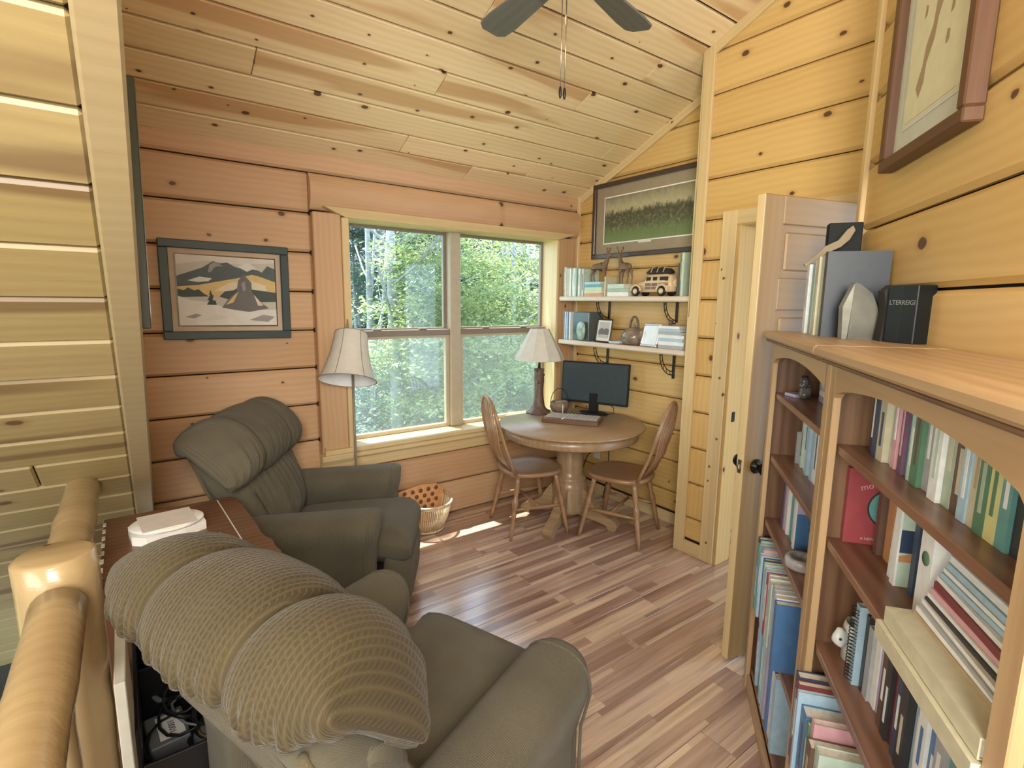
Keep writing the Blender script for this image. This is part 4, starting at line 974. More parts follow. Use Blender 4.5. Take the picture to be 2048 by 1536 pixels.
# ------------------------------------------------------------------ things on the round table
TZ = 0.7455
mo = thing('monitor', 'black flat computer monitor on the round table', 'monitor', (2.90, 2.86, TZ), math.atan2(-0.907, 0.42))
# local x = screen right, local -y faces the room
box('screen_case', (-0.275, 0.275, -0.012, 0.012, 0.075, 0.400), black, mo, 0.004, frame=Matrix.Rotation(math.radians(-4), 4, 'X'))
box('display', (-0.262, 0.262, -0.014, -0.012, 0.094, 0.388), screen, mo, 0, frame=Matrix.Rotation(math.radians(-4), 4, 'X'))
box('maker_badge', (-0.012, 0.012, -0.0135, -0.012, 0.080, 0.085), brass, mo, 0, frame=Matrix.Rotation(math.radians(-4), 4, 'X'))
box('neck', (-0.035, 0.035, -0.008, 0.03, 0.01, 0.16), black, mo, 0.003)
lathe('stand_base', [(0.12, 0.0), (0.122, 0.004), (0.10, 0.012), (0.03, 0.018)], black, mo, 32, squash=0.72)
tube('power_cable', [(0.10, 0.03, 0.09), (0.15, 0.05, 0.05), (0.16, 0.03, 0.012), (0.11, -0.02, 0.004), (0.05, -0.04, 0.004)], 0.003, black, mo, 6)
kb = thing('keyboard_box', 'flat brown wooden box with a pale keyboard laid on top', 'box', (2.575, 2.74, TZ), math.atan2(-0.83, 0.56))
box('case', (-0.205, 0.205, -0.115, 0.115, 0.0, 0.030), walnut, kb, 0.003)
pts_k = plain('key_grey', (0.42, 0.40, 0.36), 0.5)
box('keyboard_deck', (-0.185, 0.195, -0.075, 0.075, 0.030, 0.036), plain('key_deck', (0.30, 0.28, 0.25), 0.5), kb, 0.002)
for r_i in range(5):
    for c_i in range(15):
        box('key', (-0.178+c_i*0.0245, -0.157+c_i*0.0245, -0.068+r_i*0.028, -0.045+r_i*0.028, 0.036, 0.041), pts_k, kb, 0.001)
tube('pen', [(-0.06, -0.10, 0.032), (0.0, 0.10, 0.036)], 0.004, offwhite, kb, 8)
lathe('pale_twig_finial', [(0.006, 0), (0.003, 0.03), (0.005, 0.05), (0.002, 0.07)], offwhite, kb, 8, loc=(-0.10, 0.09, 0.03))
bk = thing('handled_bowl', 'small brown woven bowl with a tall hoop handle beside the lamp', 'bowl', (2.69, 3.02, TZ))
lathe('bowl', [(0.03, 0.0), (0.055, 0.012), (0.075, 0.045), (0.072, 0.085), (0.062, 0.092), (0.058, 0.085), (0.062, 0.045), (0.03, 0.02)], plain('bowl_brown', (0.20, 0.135, 0.09), 0.6, noise=0.4, nscale=60), bk, 28)
tube('handle', [(0.066*math.cos(PI*k/14), -0.03*math.cos(PI*k/14), 0.08+0.115*math.sin(PI*k/14)) for k in range(15)], 0.003, iron, bk, 6)
lathe('contents', [(0.055, 0.078), (0.02, 0.088)], plain('seeds', (0.42, 0.36, 0.27), 0.8, noise=0.5, nscale=150), bk, 16)
tl = thing('table_lamp', 'table lamp with a tree-trunk base and pale panelled shade', 'lamp', (2.56, 3.12, TZ))
lathe('trunk_base', [(0.10, 0.0), (0.095, 0.010), (0.062, 0.030), (0.045, 0.06), (0.036, 0.12), (0.034, 0.20), (0.038, 0.26), (0.036, 0.31), (0.04, 0.345), (0.022, 0.35)], bark_lamp, tl, 22, wob=0.10)
for (zz, a) in ((0.28, 0.2), (0.33, 3.6), (0.24, 3.9)):
    tube('branch_stub', [(0.03*math.cos(a), 0.03*math.sin(a), zz), (0.062*math.cos(a), 0.062*math.sin(a), zz+0.015)], [0.012, 0.009], bark_lamp, tl, 8)
lathe('lamp_neck', [(0.012, 0.345), (0.012, 0.44), (0.018, 0.445), (0.004, 0.62), (0.004, 0.665), (0.008, 0.672)], brass, tl, 12)
prof8 = [(0.190, 0.420), (0.176, 0.455), (0.072, 0.655)]
sh = lathe('lamp_shade', prof8, linen, tl, 10, cap=False); sh.data.polygons.foreach_set('use_smooth', [False]*len(sh.data.polygons))
m_ = sh.modifiers.new('thick', 'SOLIDIFY'); m_.thickness = 0.002
for k in range(10):
    a = 2*PI*k/10
    tube('shade_rib', [(r_*1.004*math.cos(a), r_*1.004*math.sin(a), z_) for (r_, z_) in prof8], 0.0018, offwhite, tl, 5)
tube('shade_rim', [(0.191*math.cos(2*PI*k/40), 0.191*math.sin(2*PI*k/40), 0.420) for k in range(41)], 0.0025, offwhite, tl, 5)
# floor lamp by the window
fp = thing('floor_lamp', 'slim bronze floor lamp with a pale bell shade beside the window casing', 'lamp', (1.085, 3.10, 0))
lathe('base', [(0.12, 0.0), (0.12, 0.012), (0.03, 0.03), (0.012, 0.05)], bronze, fp, 28)
lathe('pole', [(0.008, 0.04), (0.008, 1.28)], bronze, fp, 12)
Mt = Matrix.Translation((-0.015, 0.0, 1.27)) @ Matrix.Rotation(math.radians(-35), 4, 'Z') @ Matrix.Rotation(math.radians(-22), 4, 'X') @ Matrix.Diagonal((0.93, 0.93, 0.93, 1))
bell = [(0.182, -0.165), (0.165, -0.14), (0.138, -0.06), (0.118, 0.02), (0.107, 0.09), (0.102, 0.145), (0.098, 0.155)]
sh = lathe('lamp_shade', bell, linen, fp, 36, cap=False); sh.matrix_local = Mt
si = lathe('shade_lining', [(r_-0.003, z_) for r_, z_ in bell[:-1]] + [(0.02, 0.150)], linen_in, fp, 36, cap=False); si.matrix_local = Mt
for k in range(6):
    a = 2*PI*k/6+0.35
    o = tube('shade_rib', [((r_+0.001)*math.cos(a), (r_+0.001)*math.sin(a), z_) for (r_, z_) in bell], 0.0022, bronze, fp, 5); o.matrix_local = Mt
for (r_, z_) in ((0.183, -0.165), (0.099, 0.154)):
    o = tube('shade_rim', [(r_*math.cos(2*PI*k/40), r_*math.sin(2*PI*k/40), z_) for k in range(41)], 0.0025, bronze, fp, 5); o.matrix_local = Mt
lathe('finial', [(0.008, 1.40), (0.009, 1.44), (0.004, 1.49)], bronze, fp, 10, loc=(-0.02, 0, 0))
tube('lamp_arm', [(0, 0, 1.27), (-0.01, 0, 1.34), (-0.02, 0, 1.41)], 0.006, bronze, fp, 8)

# ------------------------------------------------------------------ wicker basket by the window wall
wk = thing('wicker_basket', 'D-shaped wicker basket with a pierced orange back board under the window', 'basket', (1.61, 3.27, 0))
def dpath(w, d, z, n=40): return [(w*math.cos(PI*k/n), -d*math.sin(PI*k/n)**0.8 if 0 < k < n else 0.0, z) for k in range(n+1)]
b0_, b1_ = dpath(0.135, 0.19, 0.012), dpath(0.185, 0.27, 0.215)
strand = []
for k in range(41):
    strand.append([b0_[k], tuple((p+q)/2*(1.04 if i < 2 else 1) for i, (p, q) in enumerate(zip(b0_[k], b1_[k]))), b1_[k]])
o = tubes('wicker_strand', strand, 0.0042, wickerm, wk, 6); o['kind'] = 'stuff'
for (w, d, z, r_) in ((0.186, 0.272, 0.218, 0.009), (0.184, 0.268, 0.203, 0.005), (0.150, 0.212, 0.075, 0.004), (0.136, 0.192, 0.012, 0.008)):
    tube('rim' if r_ > 0.0085 else 'weave_band', dpath(w, d, z), r_, wickerm, wk, 8)
V = dpath(0.135, 0.19, 0.006); mesh('basket_floor', V, [tuple(range(len(V)))], wickerm, wk)
prism('back_board', [(-0.19, 0.01), (0.16, 0.01), (0.185, 0.24), (0.13, 0.285), (0.0, 0.30), (-0.17, 0.275)], -0.006, 0.006, wicker_o, wk, frame=basis((1, 0, 0), (0, 0, 1), (0, 0.01, 0)))
hd_ = plain('hole_dark', (0.16, 0.075, 0.035), 0.8)
for r_i in range(4):
    for c_i in range(5 - r_i % 2):
        lathe('pierced_disc', [(0.016, 0), (0.016, 0.001)], hd_, wk, 12, loc=(-0.125+c_i*0.062+(r_i % 2)*0.031, 0.003, 0.255-r_i*0.042), rot=(PI/2, 0, 0))
ou = thing('wall_outlet', 'pale electrical outlet with plugged cords under the round table', 'outlet', (NX-0.001, 3.02, 0.36))
box('cover_plate', (-0.008, 0.0, -0.036, 0.036, -0.06, 0.06), offwhite, ou, 0.002)
box('plug', (-0.03, -0.008, -0.014, 0.014, 0.01, 0.04), black, ou, 0.003)
for (pa, nm) in (([(3.10, 3.02, 0.385), (3.06, 3.06, 0.33), (3.04, 3.12, 0.15), (3.05, 3.13, 0.01)], 'power cord curving down from the wall outlet'), ([(2.93, 2.80, 0.70), (3.03, 2.80, 0.55), (3.06, 2.82, 0.25), (3.05, 2.86, 0.01)], 'power cord hanging straight from the table edge')):
    tag(tube('power_cord', pa, 0.0035, black, None, 6), nm, 'cord')

# ------------------------------------------------------------------ books
COLS = dict(black=(0.03, 0.03, 0.033), navy=(0.035, 0.055, 0.105), slate=(0.024, 0.032, 0.042), blue=(0.07, 0.17, 0.36), teal=(0.12, 0.30, 0.29), green=(0.09, 0.20, 0.12), sage=(0.36, 0.44, 0.33), mint=(0.48, 0.60, 0.50),
            cream=(0.52, 0.48, 0.34), white=(0.74, 0.75, 0.74), grey=(0.36, 0.37, 0.38), brown=(0.12, 0.07, 0.05), orange=(0.52, 0.26, 0.12), red=(0.30, 0.055, 0.065), maroon=(0.20, 0.04, 0.045), pink=(0.62, 0.34, 0.38),
            salmon=(0.58, 0.30, 0.22), lilac=(0.42, 0.38, 0.56), yellow=(0.60, 0.58, 0.26), tan=(0.40, 0.30, 0.19), sky=(0.36, 0.52, 0.64), purple=(0.14, 0.07, 0.12))
_cm = {}
def cmat(c):
    if c not in _cm: _cm[c] = plain('cover_'+c, COLS[c], 0.42, noise=0.12, nscale=35)
    return _cm[c]
pages = plain('page_block', (0.70, 0.67, 0.58), 0.85, noise=0.12, nscale=90)
FN = Matrix(((0, 1, 0, 0), (-1, 0, 0, 0), (0, 0, 1, 0), (0, 0, 0, 1)))   # nook shelves: x towards the viewer (-Y), y into the wall (+X)
def book(frame, x, yf, z, th, dp, h, c, label, group, lean=0.0, band=None, flat=False, yaw=0.0, name='book'):
    """upright: thickness along x, spine at y=yf facing out. flat: lying on its side, spine out"""
    t = thing(name, label, 'book', group=group)
    if flat:
        M = frame @ Matrix.Translation((x, yf, z)) @ Matrix.Rotation(yaw, 4, 'Z') @ basis((0, 0, 1), (0, 1, 0), (0, 0, 0))   # thickness up
    else:
        M = frame @ Matrix.Translation((x, yf, z)) @ Matrix.Rotation(yaw, 4, 'Z') @ Matrix.Rotation(lean, 4, 'Y')
    t.matrix_world = M
    if flat:   # local x=up ; local y=depth ; local z = -(x) direction -> build h towards -z
        z0, z1 = -h, 0.0
    else: z0, z1 = 0.0, h
    cv = 0.0022
    V = []; F = []
    def bx(a0, a1, b0, b1, c0, c1):
        n0 = len(V); V.extend([(a0, b0, c0), (a1, b0, c0), (a1, b1, c0), (a0, b1, c0), (a0, b0, c1), (a1, b0, c1), (a1, b1, c1), (a0, b1, c1)])
        F.extend([tuple(n0+i for i in f) for f in ((3, 2, 1, 0), (4, 5, 6, 7), (0, 1, 5, 4), (1, 2, 6, 5), (2, 3, 7, 6), (3, 0, 4, 7))])
    bx(0, cv, 0, dp, z0, z1); bx(th-cv, th, 0, dp, z0, z1); bx(cv, th-cv, 0, cv, z0, z1)
    mesh('cover', V, F, cmat(c), t)
    V, F = [], []; bx(cv, th-cv, cv, dp-0.003, z0+0.003, z1-0.003); mesh('page_block', V, F, pages, t)
    if band:
        V, F = [], []
        for (f0, f1) in band[1]: bx(th*0.34, th*0.66, -0.0007, 0.0, z0+(z1-z0)*f0, z0+(z1-z0)*f1)
        mesh('spine_band', V, F, cmat(band[0]), t)
    return t
ORD = ['first', 'second', 'third', 'fourth', 'fifth', 'sixth', 'seventh', 'eighth', 'ninth', 'tenth', 'eleventh', 'twelfth', 'thirteenth', 'fourteenth', 'fifteenth', 'sixteenth', 'seventeenth', 'eighteenth', 'nineteenth', 'twentieth', 'twenty-first', 'twenty-second', 'twenty-third', 'twenty-fourth', 'twenty-fifth', 'twenty-sixth', 'twenty-seventh', 'twenty-eighth']
def row(frame, x, yf, z, spec, place, group, xmax=None, dp=0.17):
    """spec: list of (thickness, height, colour, band colour or None, lean)"""
    for i, q in enumerate(spec):
        th, h, c = q[:3]; bc = q[3] if len(q) > 3 else None; ln = q[4] if len(q) > 4 else 0.0
        band = (bc, [(0.24, 0.82)] if i % 3 == 0 else [(0.38, 0.80)] if i % 3 == 1 else [(0.2, 0.66)]) if bc else None
        yj = yf + random.uniform(-0.008, 0.008)
        book(frame, x, yj, z, th, dp, h, c, f'{c} {"hardback" if th > 0.024 else "book"}, {ORD[i]} from left {place}', group, ln, band)
        x += th + 0.0012 + (h*math.sin(ln)*0.0 if ln else 0)
    return x
def stack(frame, x, yf, z, spec, place, group, dp=0.17):
    for i, q in enumerate(spec):
        th, w, c = q[:3]; yw = random.uniform(-0.04, 0.04) if len(q) < 4 else q[3]
        book(frame, x, yf + random.uniform(-0.004, 0.004), z, th, dp, w, c, f'{c} book, {ORD[i]} from bottom {place}', group, flat=True, yaw=yw)
        z += th + 0.0006
    return z

# ------------------------------------------------------------------ nook wall shelves
def wall_shelf(z, label):
    t = thing('wall_shelf', label, 'shelf', (3.0, 2.63, z))
    box('shelf_board', (-0.12, 0.129, -0.635, 0.645, -0.036, 0.0), shelf_white, t, 0.008)
    for yy in (-0.33, 0.31):
        lo = -0.23 if z < 1.5 else -0.18
        box('wall_strip', (0.118, 0.129, yy-0.010, yy+0.010, lo, -0.036), iron, t, 0.002)
        for q in (0, 1):
            r_ = 0.155 - q*0.025 if z < 1.5 else 0.14-q*0.022
            pth = [(0.118 - r_*(math.sin(PI/2*k/10)), yy+0.0, -0.040 - r_*1.05*(math.cos(PI/2*k/10))+0.0) for k in range(11)]
            tube('bracket_arc', pth, 0.0035, iron, t, 6)
        ties = []
        for k in range(1, 10, 2):
            a = PI/2*k/10; b_ = PI/2*(k+1)/10; R0, R1 = (0.155, 0.13) if z < 1.5 else (0.14, 0.118)
            ties.append([(0.118-R0*math.sin(a), yy, -0.040-R0*1.05*math.cos(a)), (0.118-R1*math.sin(b_), yy, -0.040-R1*1.05*math.cos(b_))])
        tubes('bracket_tie', ties, 0.0022, iron, t, 5)['kind'] = 'stuff'
    return t
wall_shelf(1.650, 'upper whitewashed wall shelf holding the wooden car and deer')
wall_shelf(1.302, 'lower whitewashed wall shelf holding the kettle and photo frames')
def fx(y): return -y          # nook frame x from world y
FNU = FN.copy()
Z1, Z2 = 1.6505, 1.3025
XF = 2.915
row(FNU, fx(3.255), XF, Z1, [(0.014, 0.235, 'sage', 'white'), (0.012, 0.232, 'white'), (0.010, 0.228, 'black'), (0.030, 0.222, 'cream', 'sage'), (0.016, 0.222, 'white'), (0.012, 0.225, 'brown'), (0.018, 0.220, 'mint', 'white'), (0.014, 0.222, 'white', 'grey'),
     (0.018, 0.218, 'sage', 'cream'), (0.013, 0.220, 'teal'), (0.016, 0.215, 'white', 'teal'), (0.013, 0.215, 'grey'), (0.018, 0.212, 'mint', 'black')], 'on the upper wall shelf by the window', 'books standing at the left of the upper wall shelf')
stack(FNU, fx(3.005), XF-0.01, Z1, [(0.022, 0.19, 'salmon'), (0.022, 0.19, 'yellow'), (0.024, 0.185, 'mint'), (0.020, 0.19, 'teal'), (0.018, 0.17, 'sky')], 'under the left deer on the upper wall shelf', 'stacked books under the left deer')
book(FNU, fx(2.795), XF-0.01, Z1, 0.013, 0.15, 0.145, 'cream', 'cream booklet standing alone between the two book stacks', 'books standing at the left of the upper wall shelf')
stack(FNU, fx(2.765), XF-0.01, Z1, [(0.030, 0.20, 'white'), (0.026, 0.195, 'sage'), (0.030, 0.165, 'mint')], 'under the right deer on the upper wall shelf', 'stacked books under the right deer')
row(FNU, fx(2.155), XF, Z1, [(0.012, 0.21, 'brown'), (0.012, 0.27, 'green', 'cream'), (0.018, 0.275, 'mint')], 'at the right end of the upper wall shelf', 'books at the right end of the upper wall shelf')
row(FNU, fx(3.255), XF, Z2, [(0.012, 0.225, 'white', 'navy'), (0.010, 0.222, 'navy'), (0.011, 0.224, 'white'), (0.010, 0.222, 'blue'), (0.012, 0.224, 'sky', 'white'), (0.010, 0.222, 'navy'), (0.014, 0.222, 'white')], 'on the lower wall shelf by the window', 'magazines at the left of the lower wall shelf')
zt = stack(FNU, fx(2.285), XF, Z2, [(0.022, 0.20, 'grey'), (0.026, 0.20, 'white'), (0.020, 0.195, 'sky'), (0.024, 0.20, 'white'), (0.018, 0.19, 'grey'), (0.020, 0.17, 'sky'), (0.018, 0.165, 'white')], 'at the right end of the lower wall shelf', 'stacked magazines on the lower wall shelf')
dk = thing('dark_box', 'tall dark slate box standing beside the blue magazines', 'box', (2.99, 3.055, Z2))
box('case', (-0.06, 0.08, -0.085, 0.095, 0.0, 0.225), plain('slate', (0.07, 0.10, 0.10), 0.25), dk, 0.003)
ag = thing('agate_slab', 'pale green standing stone slab in front of the dark box', 'stone', (2.905, 3.03, Z2))
skin('slab', [(0, 0, 0.0), (0, 0.0, 0.05), (0, 0.0, 0.11), (0, -0.01, 0.155)], [(0, 1), (1, 2), (2, 3)], [0.03, 0.05, 0.055, 0.03], plain('agate_green', (0.30, 0.42, 0.36), 0.2, noise=0.4, nscale=25), ag, sub=2).scale = (0.4, 1, 1)
fr1 = thing('small_photo_frame', 'small dark frame with a grey photograph leaning on the lower shelf', 'picture frame')
fr1.matrix_world = basis((0.08, -1, 0), (0.18, 0.0, 1), (2.93, 2.80, Z2+0.090)); frame_parts(fr1, 0.15, 0.18, 0.012, 0.010, black)
box('mount', (-0.063, 0.063, -0.078, 0.078, 0.001, 0.006), offwhite, fr1, 0)
art('photo', fr1, Matrix.Translation((0, 0, 0.0065)), [([(-0.05, -0.055), (0.05, -0.055), (0.05, 0.065), (-0.05, 0.065)], flat('ph_grey', (0.42, 0.40, 0.36))), ([(-0.05, -0.03), (0.05, -0.03), (0.05, 0.01), (0.02, 0.02), (0, 0.008), (-0.02, 0.022), (-0.05, 0.005)], flat('ph_dark', (0.14, 0.13, 0.12)))], None)
fr2 = thing('silver_photo_frame', 'silver-edged frame with a bright blank picture tilted beside the kettle', 'picture frame')
fr2.matrix_world = basis((-0.10, -1, 0), (0.30, 0, 1), (2.94, 2.365, Z2+0.080)); frame_parts(fr2, 0.155, 0.165, 0.016, 0.010, plain('silver', (0.50, 0.48, 0.45), 0.35, metal=0.4))
box('print', (-0.062, 0.062, -0.067, 0.067, 0.002, 0.007), plain('print_pale', (0.72, 0.80, 0.82), 0.15), fr2, 0)
ds = thing('glass_dish', 'small pale blue dish on the lower shelf left of the kettle', 'dish', (2.93, 2.675, Z2))
lathe('dish', [(0.03, 0.0), (0.055, 0.006), (0.062, 0.022), (0.055, 0.020), (0.03, 0.008)], plain('dish_blue', (0.50, 0.60, 0.64), 0.2), ds, 24)
kt = thing('kettle', 'round bronze glazed kettle with a twisted hoop handle', 'kettle', (2.97, 2.545, Z2))
km = plain('kettle_glaze', (0.22, 0.17, 0.13), 0.18, noise=0.45, nscale=14)
lathe('body', [(0.05, 0.0), (0.075, 0.012), (0.092, 0.045), (0.088, 0.080), (0.06, 0.112), (0.03, 0.124), (0.022, 0.128)], km, kt, 30)
lathe('lid_knob', [(0.010, 0.126), (0.014, 0.136), (0.006, 0.145), (0.001, 0.146)], km, kt, 14)
tube('spout', [(-0.03, -0.08, 0.05), (-0.04, -0.10, 0.085), (-0.045, -0.105, 0.11)], [0.018, 0.012, 0.010], km, kt, 10)
for q in (0, 1):
    tube('handle', [(0.0, -0.038*math.cos(PI*k/12)+0.005*math.sin(k*1.9+q*PI), 0.115+0.088*math.sin(PI*k/12)+0.004*math.cos(k*1.9+q*PI)) for k in range(13)], 0.006, bark_lamp, kt, 8)
sn_ = thing('small_figurine', 'little brown figurine behind the silver frame', 'figurine', (3.02, 2.265, zt if False else Z2+0.150))
skin('figure', [(0, 0, 0), (0, 0, 0.02), (0, 0.005, 0.04)], [(0, 1), (1, 2)], [0.014, 0.017, 0.010], bark_lamp, sn_)
# deer figurines
deerm = plain('deer_coat', (0.16, 0.10, 0.055), 0.6, noise=0.35, nscale=30)
def deer(loc, rz, label, s=1.0, flip=1):
    t = thing('deer_figurine', label, 'figurine', loc, rz, 'deer figurines on the upper shelf')
    v = [(0, 0, 0.125), (0.045, 0, 0.13), (-0.045, 0, 0.125), (0.062, 0, 0.155), (0.075, 0, 0.19), (0.085, 0, 0.215), (0.115, 0, 0.205),
         (0.05, 0.014, 0.085), (0.048, 0.015, 0.045), (0.052, 0.016, 0.0), (0.05, -0.014, 0.085), (0.056, -0.015, 0.045), (0.06, -0.016, 0.0),
         (-0.052, 0.015, 0.09), (-0.062, 0.016, 0.05), (-0.050, 0.017, 0.0), (-0.052, -0.015, 0.09), (-0.068, -0.016, 0.05), (-0.060, -0.017, 0.0), (-0.065, 0, 0.14), (0.078, 0.022, 0.228), (0.078, -0.022, 0.228)]
    e = [(0, 1), (0, 2), (1, 3), (3, 4), (4, 5), (5, 6), (1, 7), (7, 8), (8, 9), (1, 10), (10, 11), (11, 12), (2, 13), (13, 14), (14, 15), (2, 16), (16, 17), (17, 18), (2, 19), (5, 20), (5, 21)]
    r = [.027, .028, .026, .018, .014, .016, .007, .010, .005, .0045, .010, .005, .0045, .012, .005, .0045, .012, .005, .0045, .006, .004, .004]
    skin('body', [tuple(c*s for c in p) for p in v], e, [x*s for x in r], deerm, t, sub=2)
    an = []
    for sg in (1, -1):
        b_ = [(0.080, sg*0.008, 0.228), (0.072, sg*0.022, 0.25), (0.078, sg*0.028, 0.275)]
        an += [b_, [b_[1], (0.088, sg*0.022, 0.268)], [(0.077, sg*0.012, 0.236), (0.090, sg*0.012, 0.25)]]
    tubes('antlers', [[tuple(c*s for c in p) for p in q] for q in an], 0.003*s, deerm, t, 6)
    return t
deer((2.955, 2.90, Z1+0.110), math.radians(-75), 'left deer figurine with antlers standing on the taller book stack', 0.93)
deer((2.955, 2.64, Z1+0.089), math.radians(75), 'right deer figurine with antlers standing on the pale book stack', 1.0)
# wooden station wagon
cw = thing('toy_car', 'cream and brown wood-panelled toy station wagon on the upper shelf', 'toy car', (2.945, 2.365, Z1), -PI/2)
# local x forward(-Y world -> towards viewer right is rear): front points to +y world
creamm = plain('car_cream', (0.62, 0.47, 0.28), 0.35); woodm = plain('car_wood', (0.16, 0.075, 0.04), 0.35)
cw.rotation_euler = (0, 0, PI/2)
sec = [(-0.175, 0.035, 0.085), (-0.17, 0.030, 0.135), (-0.12, 0.028, 0.148), (0.02, 0.028, 0.148), (0.055, 0.028, 0.108), (0.12, 0.028, 0.098), (0.165, 0.028, 0.078), (0.180, 0.030, 0.05)]
rings = []
for (x, z0, z1) in sec:
    w = 0.052 if x < 0.04 else 0.042 if x < 0.15 else 0.03
    wt = w*0.82 if z1 > 0.12 else w*0.7
    zm = min(z1-0.01, 0.09)
    rings.append([(x, -w, z0), (x, -w, zm), (x, -wt, z1-0.006), (x, -wt*0.6, z1), (x, wt*0.6, z1), (x, wt, z1-0.006), (x, w, zm), (x, w, z0)])
loft('car_body', rings, creamm, cw)
for sg in (1, -1):
    for (x, nm) in ((-0.105, 'wheel'), (0.115, 'wheel')):
        lathe(nm, [(0.030, -0.008), (0.034, -0.004), (0.034, 0.006), (0.026, 0.009), (0.012, 0.009)], black, cw, 20, loc=(x, sg*0.052, 0.034), rot=(-sg*PI/2, 0, 0))
        lathe('hubcap', [(0.020, 0.0095), (0.014, 0.013), (0.001, 0.014)], creamm, cw, 16, loc=(x, sg*0.052, 0.034), rot=(-sg*PI/2, 0, 0))
        arc = [(x+0.042*math.cos(PI*k/10), sg*0.054, 0.034+0.042*math.sin(PI*k/10)) for k in range(11)]
        tube('fender', arc, 0.009, creamm, cw, 8)
    for (a, b_) in ((-0.155, -0.075), (-0.065, -0.020), (-0.012, 0.035)):
        box('wood_panel', (a, b_, sg*0.0535-0.001, sg*0.0535+0.001, 0.045 if a > -0.1 else 0.072, 0.088), woodm, cw, 0)
        box('panel_rib', (a, b_, sg*0.0545-0.001, sg*0.0545+0.001, 0.064 if a > -0.1 else 0.079, 0.067 if a > -0.1 else 0.081), creamm, cw, 0)
        box('side_window', (a+0.006, b_-0.006, sg*0.0475-0.002, sg*0.0475+0.002, 0.100, 0.128), gdark, cw, 0)
    lathe('headlight', [(0.008, 0), (0.008, 0.006), (0.002, 0.009)], brass, cw, 10, loc=(0.168, sg*0.028, 0.07), rot=(0, PI/2, 0))
rings = [[(x, y*k, z) for (y, z) in ((-0.04, 0.150), (-0.042, 0.160), (-0.025, 0.160+h), (0.025, 0.160+h), (0.042, 0.160), (0.04, 0.150))] for (x, k, h) in ((-0.14, 0.8, 0.012), (-0.12, 1, 0.024), (-0.04, 1, 0.030), (0.02, 1, 0.024), (0.045, 0.8, 0.008))]
loft('roof_load', rings, gdark, cw)
tubes('luggage_strap', [[(x, -0.042, 0.158), (x, -0.026, 0.190), (x, 0.026, 0.190), (x, 0.042, 0.158)] for x in (-0.10, -0.05, 0.0)], 0.003, creamm, cw, 6)
lathe('spare_wheel', [(0.028, -0.006), (0.030, 0.0), (0.028, 0.008), (0.010, 0.010)], creamm, cw, 18, loc=(-0.178, 0, 0.085), rot=(0, -PI/2, 0))
box('bumper', (0.178, 0.186, -0.045, 0.045, 0.030, 0.040), creamm, cw, 0.002)

# ------------------------------------------------------------------ bookcases along the diagonal wall
def bookcase(x0, x1, label, shelves, top0, top1):
    t = thing('bookcase', label, 'bookcase', group='oak bookcases along the diagonal wall')
    t.matrix_world = DF @ Matrix.Translation(((x0+x1)/2, 0.53, 0)); c = (x0+x1)/2; O = Matrix.Translation((-c, -0.53, 0))
    def b(nm, bb, m, bev=0.002): return box(nm, (bb[0]-c, bb[1]-c, bb[2]-0.53, bb[3]-0.53, bb[4], bb[5]), m, t, bev)
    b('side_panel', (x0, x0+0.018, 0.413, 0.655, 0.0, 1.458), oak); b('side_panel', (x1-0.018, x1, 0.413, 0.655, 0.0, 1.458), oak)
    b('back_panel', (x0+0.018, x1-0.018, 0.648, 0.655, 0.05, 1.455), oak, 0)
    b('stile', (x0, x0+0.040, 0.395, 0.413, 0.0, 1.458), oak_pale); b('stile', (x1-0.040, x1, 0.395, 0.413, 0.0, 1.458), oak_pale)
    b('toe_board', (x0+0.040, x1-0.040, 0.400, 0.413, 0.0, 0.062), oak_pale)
    n = 18; w0, w1 = x0+0.040-c, x1-0.040-c
    P = [(w0, 1.458), (w0, 1.38)] + [(w0+(w1-w0)*(0.02+0.96*k/n), 1.392+0.034*math.sin(PI*k/n)**0.7) for k in range(n+1)] + [(w1, 1.38), (w1, 1.458)]
    # arched apron as quad strip
    V = []; F = []
    xs_ = [w0] + [w0+(w1-w0)*(0.02+0.96*k/n) for k in range(n+1)] + [w1]; zs_ = [1.38] + [1.392+0.034*math.sin(PI*k/n)**0.7 for k in range(n+1)] + [1.38]
    for yv in (0.395-0.53, 0.413-0.53):
        for xx, zz in zip(xs_, zs_): V += [(xx, yv, zz), (xx, yv, 1.458)]
    m = len(xs_)
    for k in range(m-1):
        a = 2*k; F.append((a, a+2, a+3, a+1)); bq = 2*m+2*k; F.append((bq+1, bq+3, bq+2, bq)); F.append((a, bq, bq+2, a+2))
    mesh('arched_apron', V, F, oak_pale, t)
    for z in shelves: b('shelf', (x0+0.018, x1-0.018, 0.415, 0.648, z-0.020, z), oak_shelf, 0.002)
    b('top_board', (top0, top1, 0.368, 0.678, 1.470, 1.4985), oak_pale, 0.007)
    b('top_moulding', (top0+0.02, top1-(0.0 if top1 < -1 else 0.02), 0.380, 0.66, 1.458, 1.470), oak, 0.004)
    return t
SH = [0.085, 0.415, 0.755, 1.018, 1.265]
bookcase(-2.235, -1.463, 'oak bookcase next to the open door with the stone ashtray', SH, -2.315, -1.532)
SHR = [0.085, 0.400, 0.728, 1.018, 1.262]
bookcase(-1.457, -0.660, 'oak bookcase nearest the camera with the red book and cream volumes', SHR, -1.529, -0.610)
D1 = DF
def T_(th, h, c, b=None, ln=0.0): return (th, h, c, b, ln)
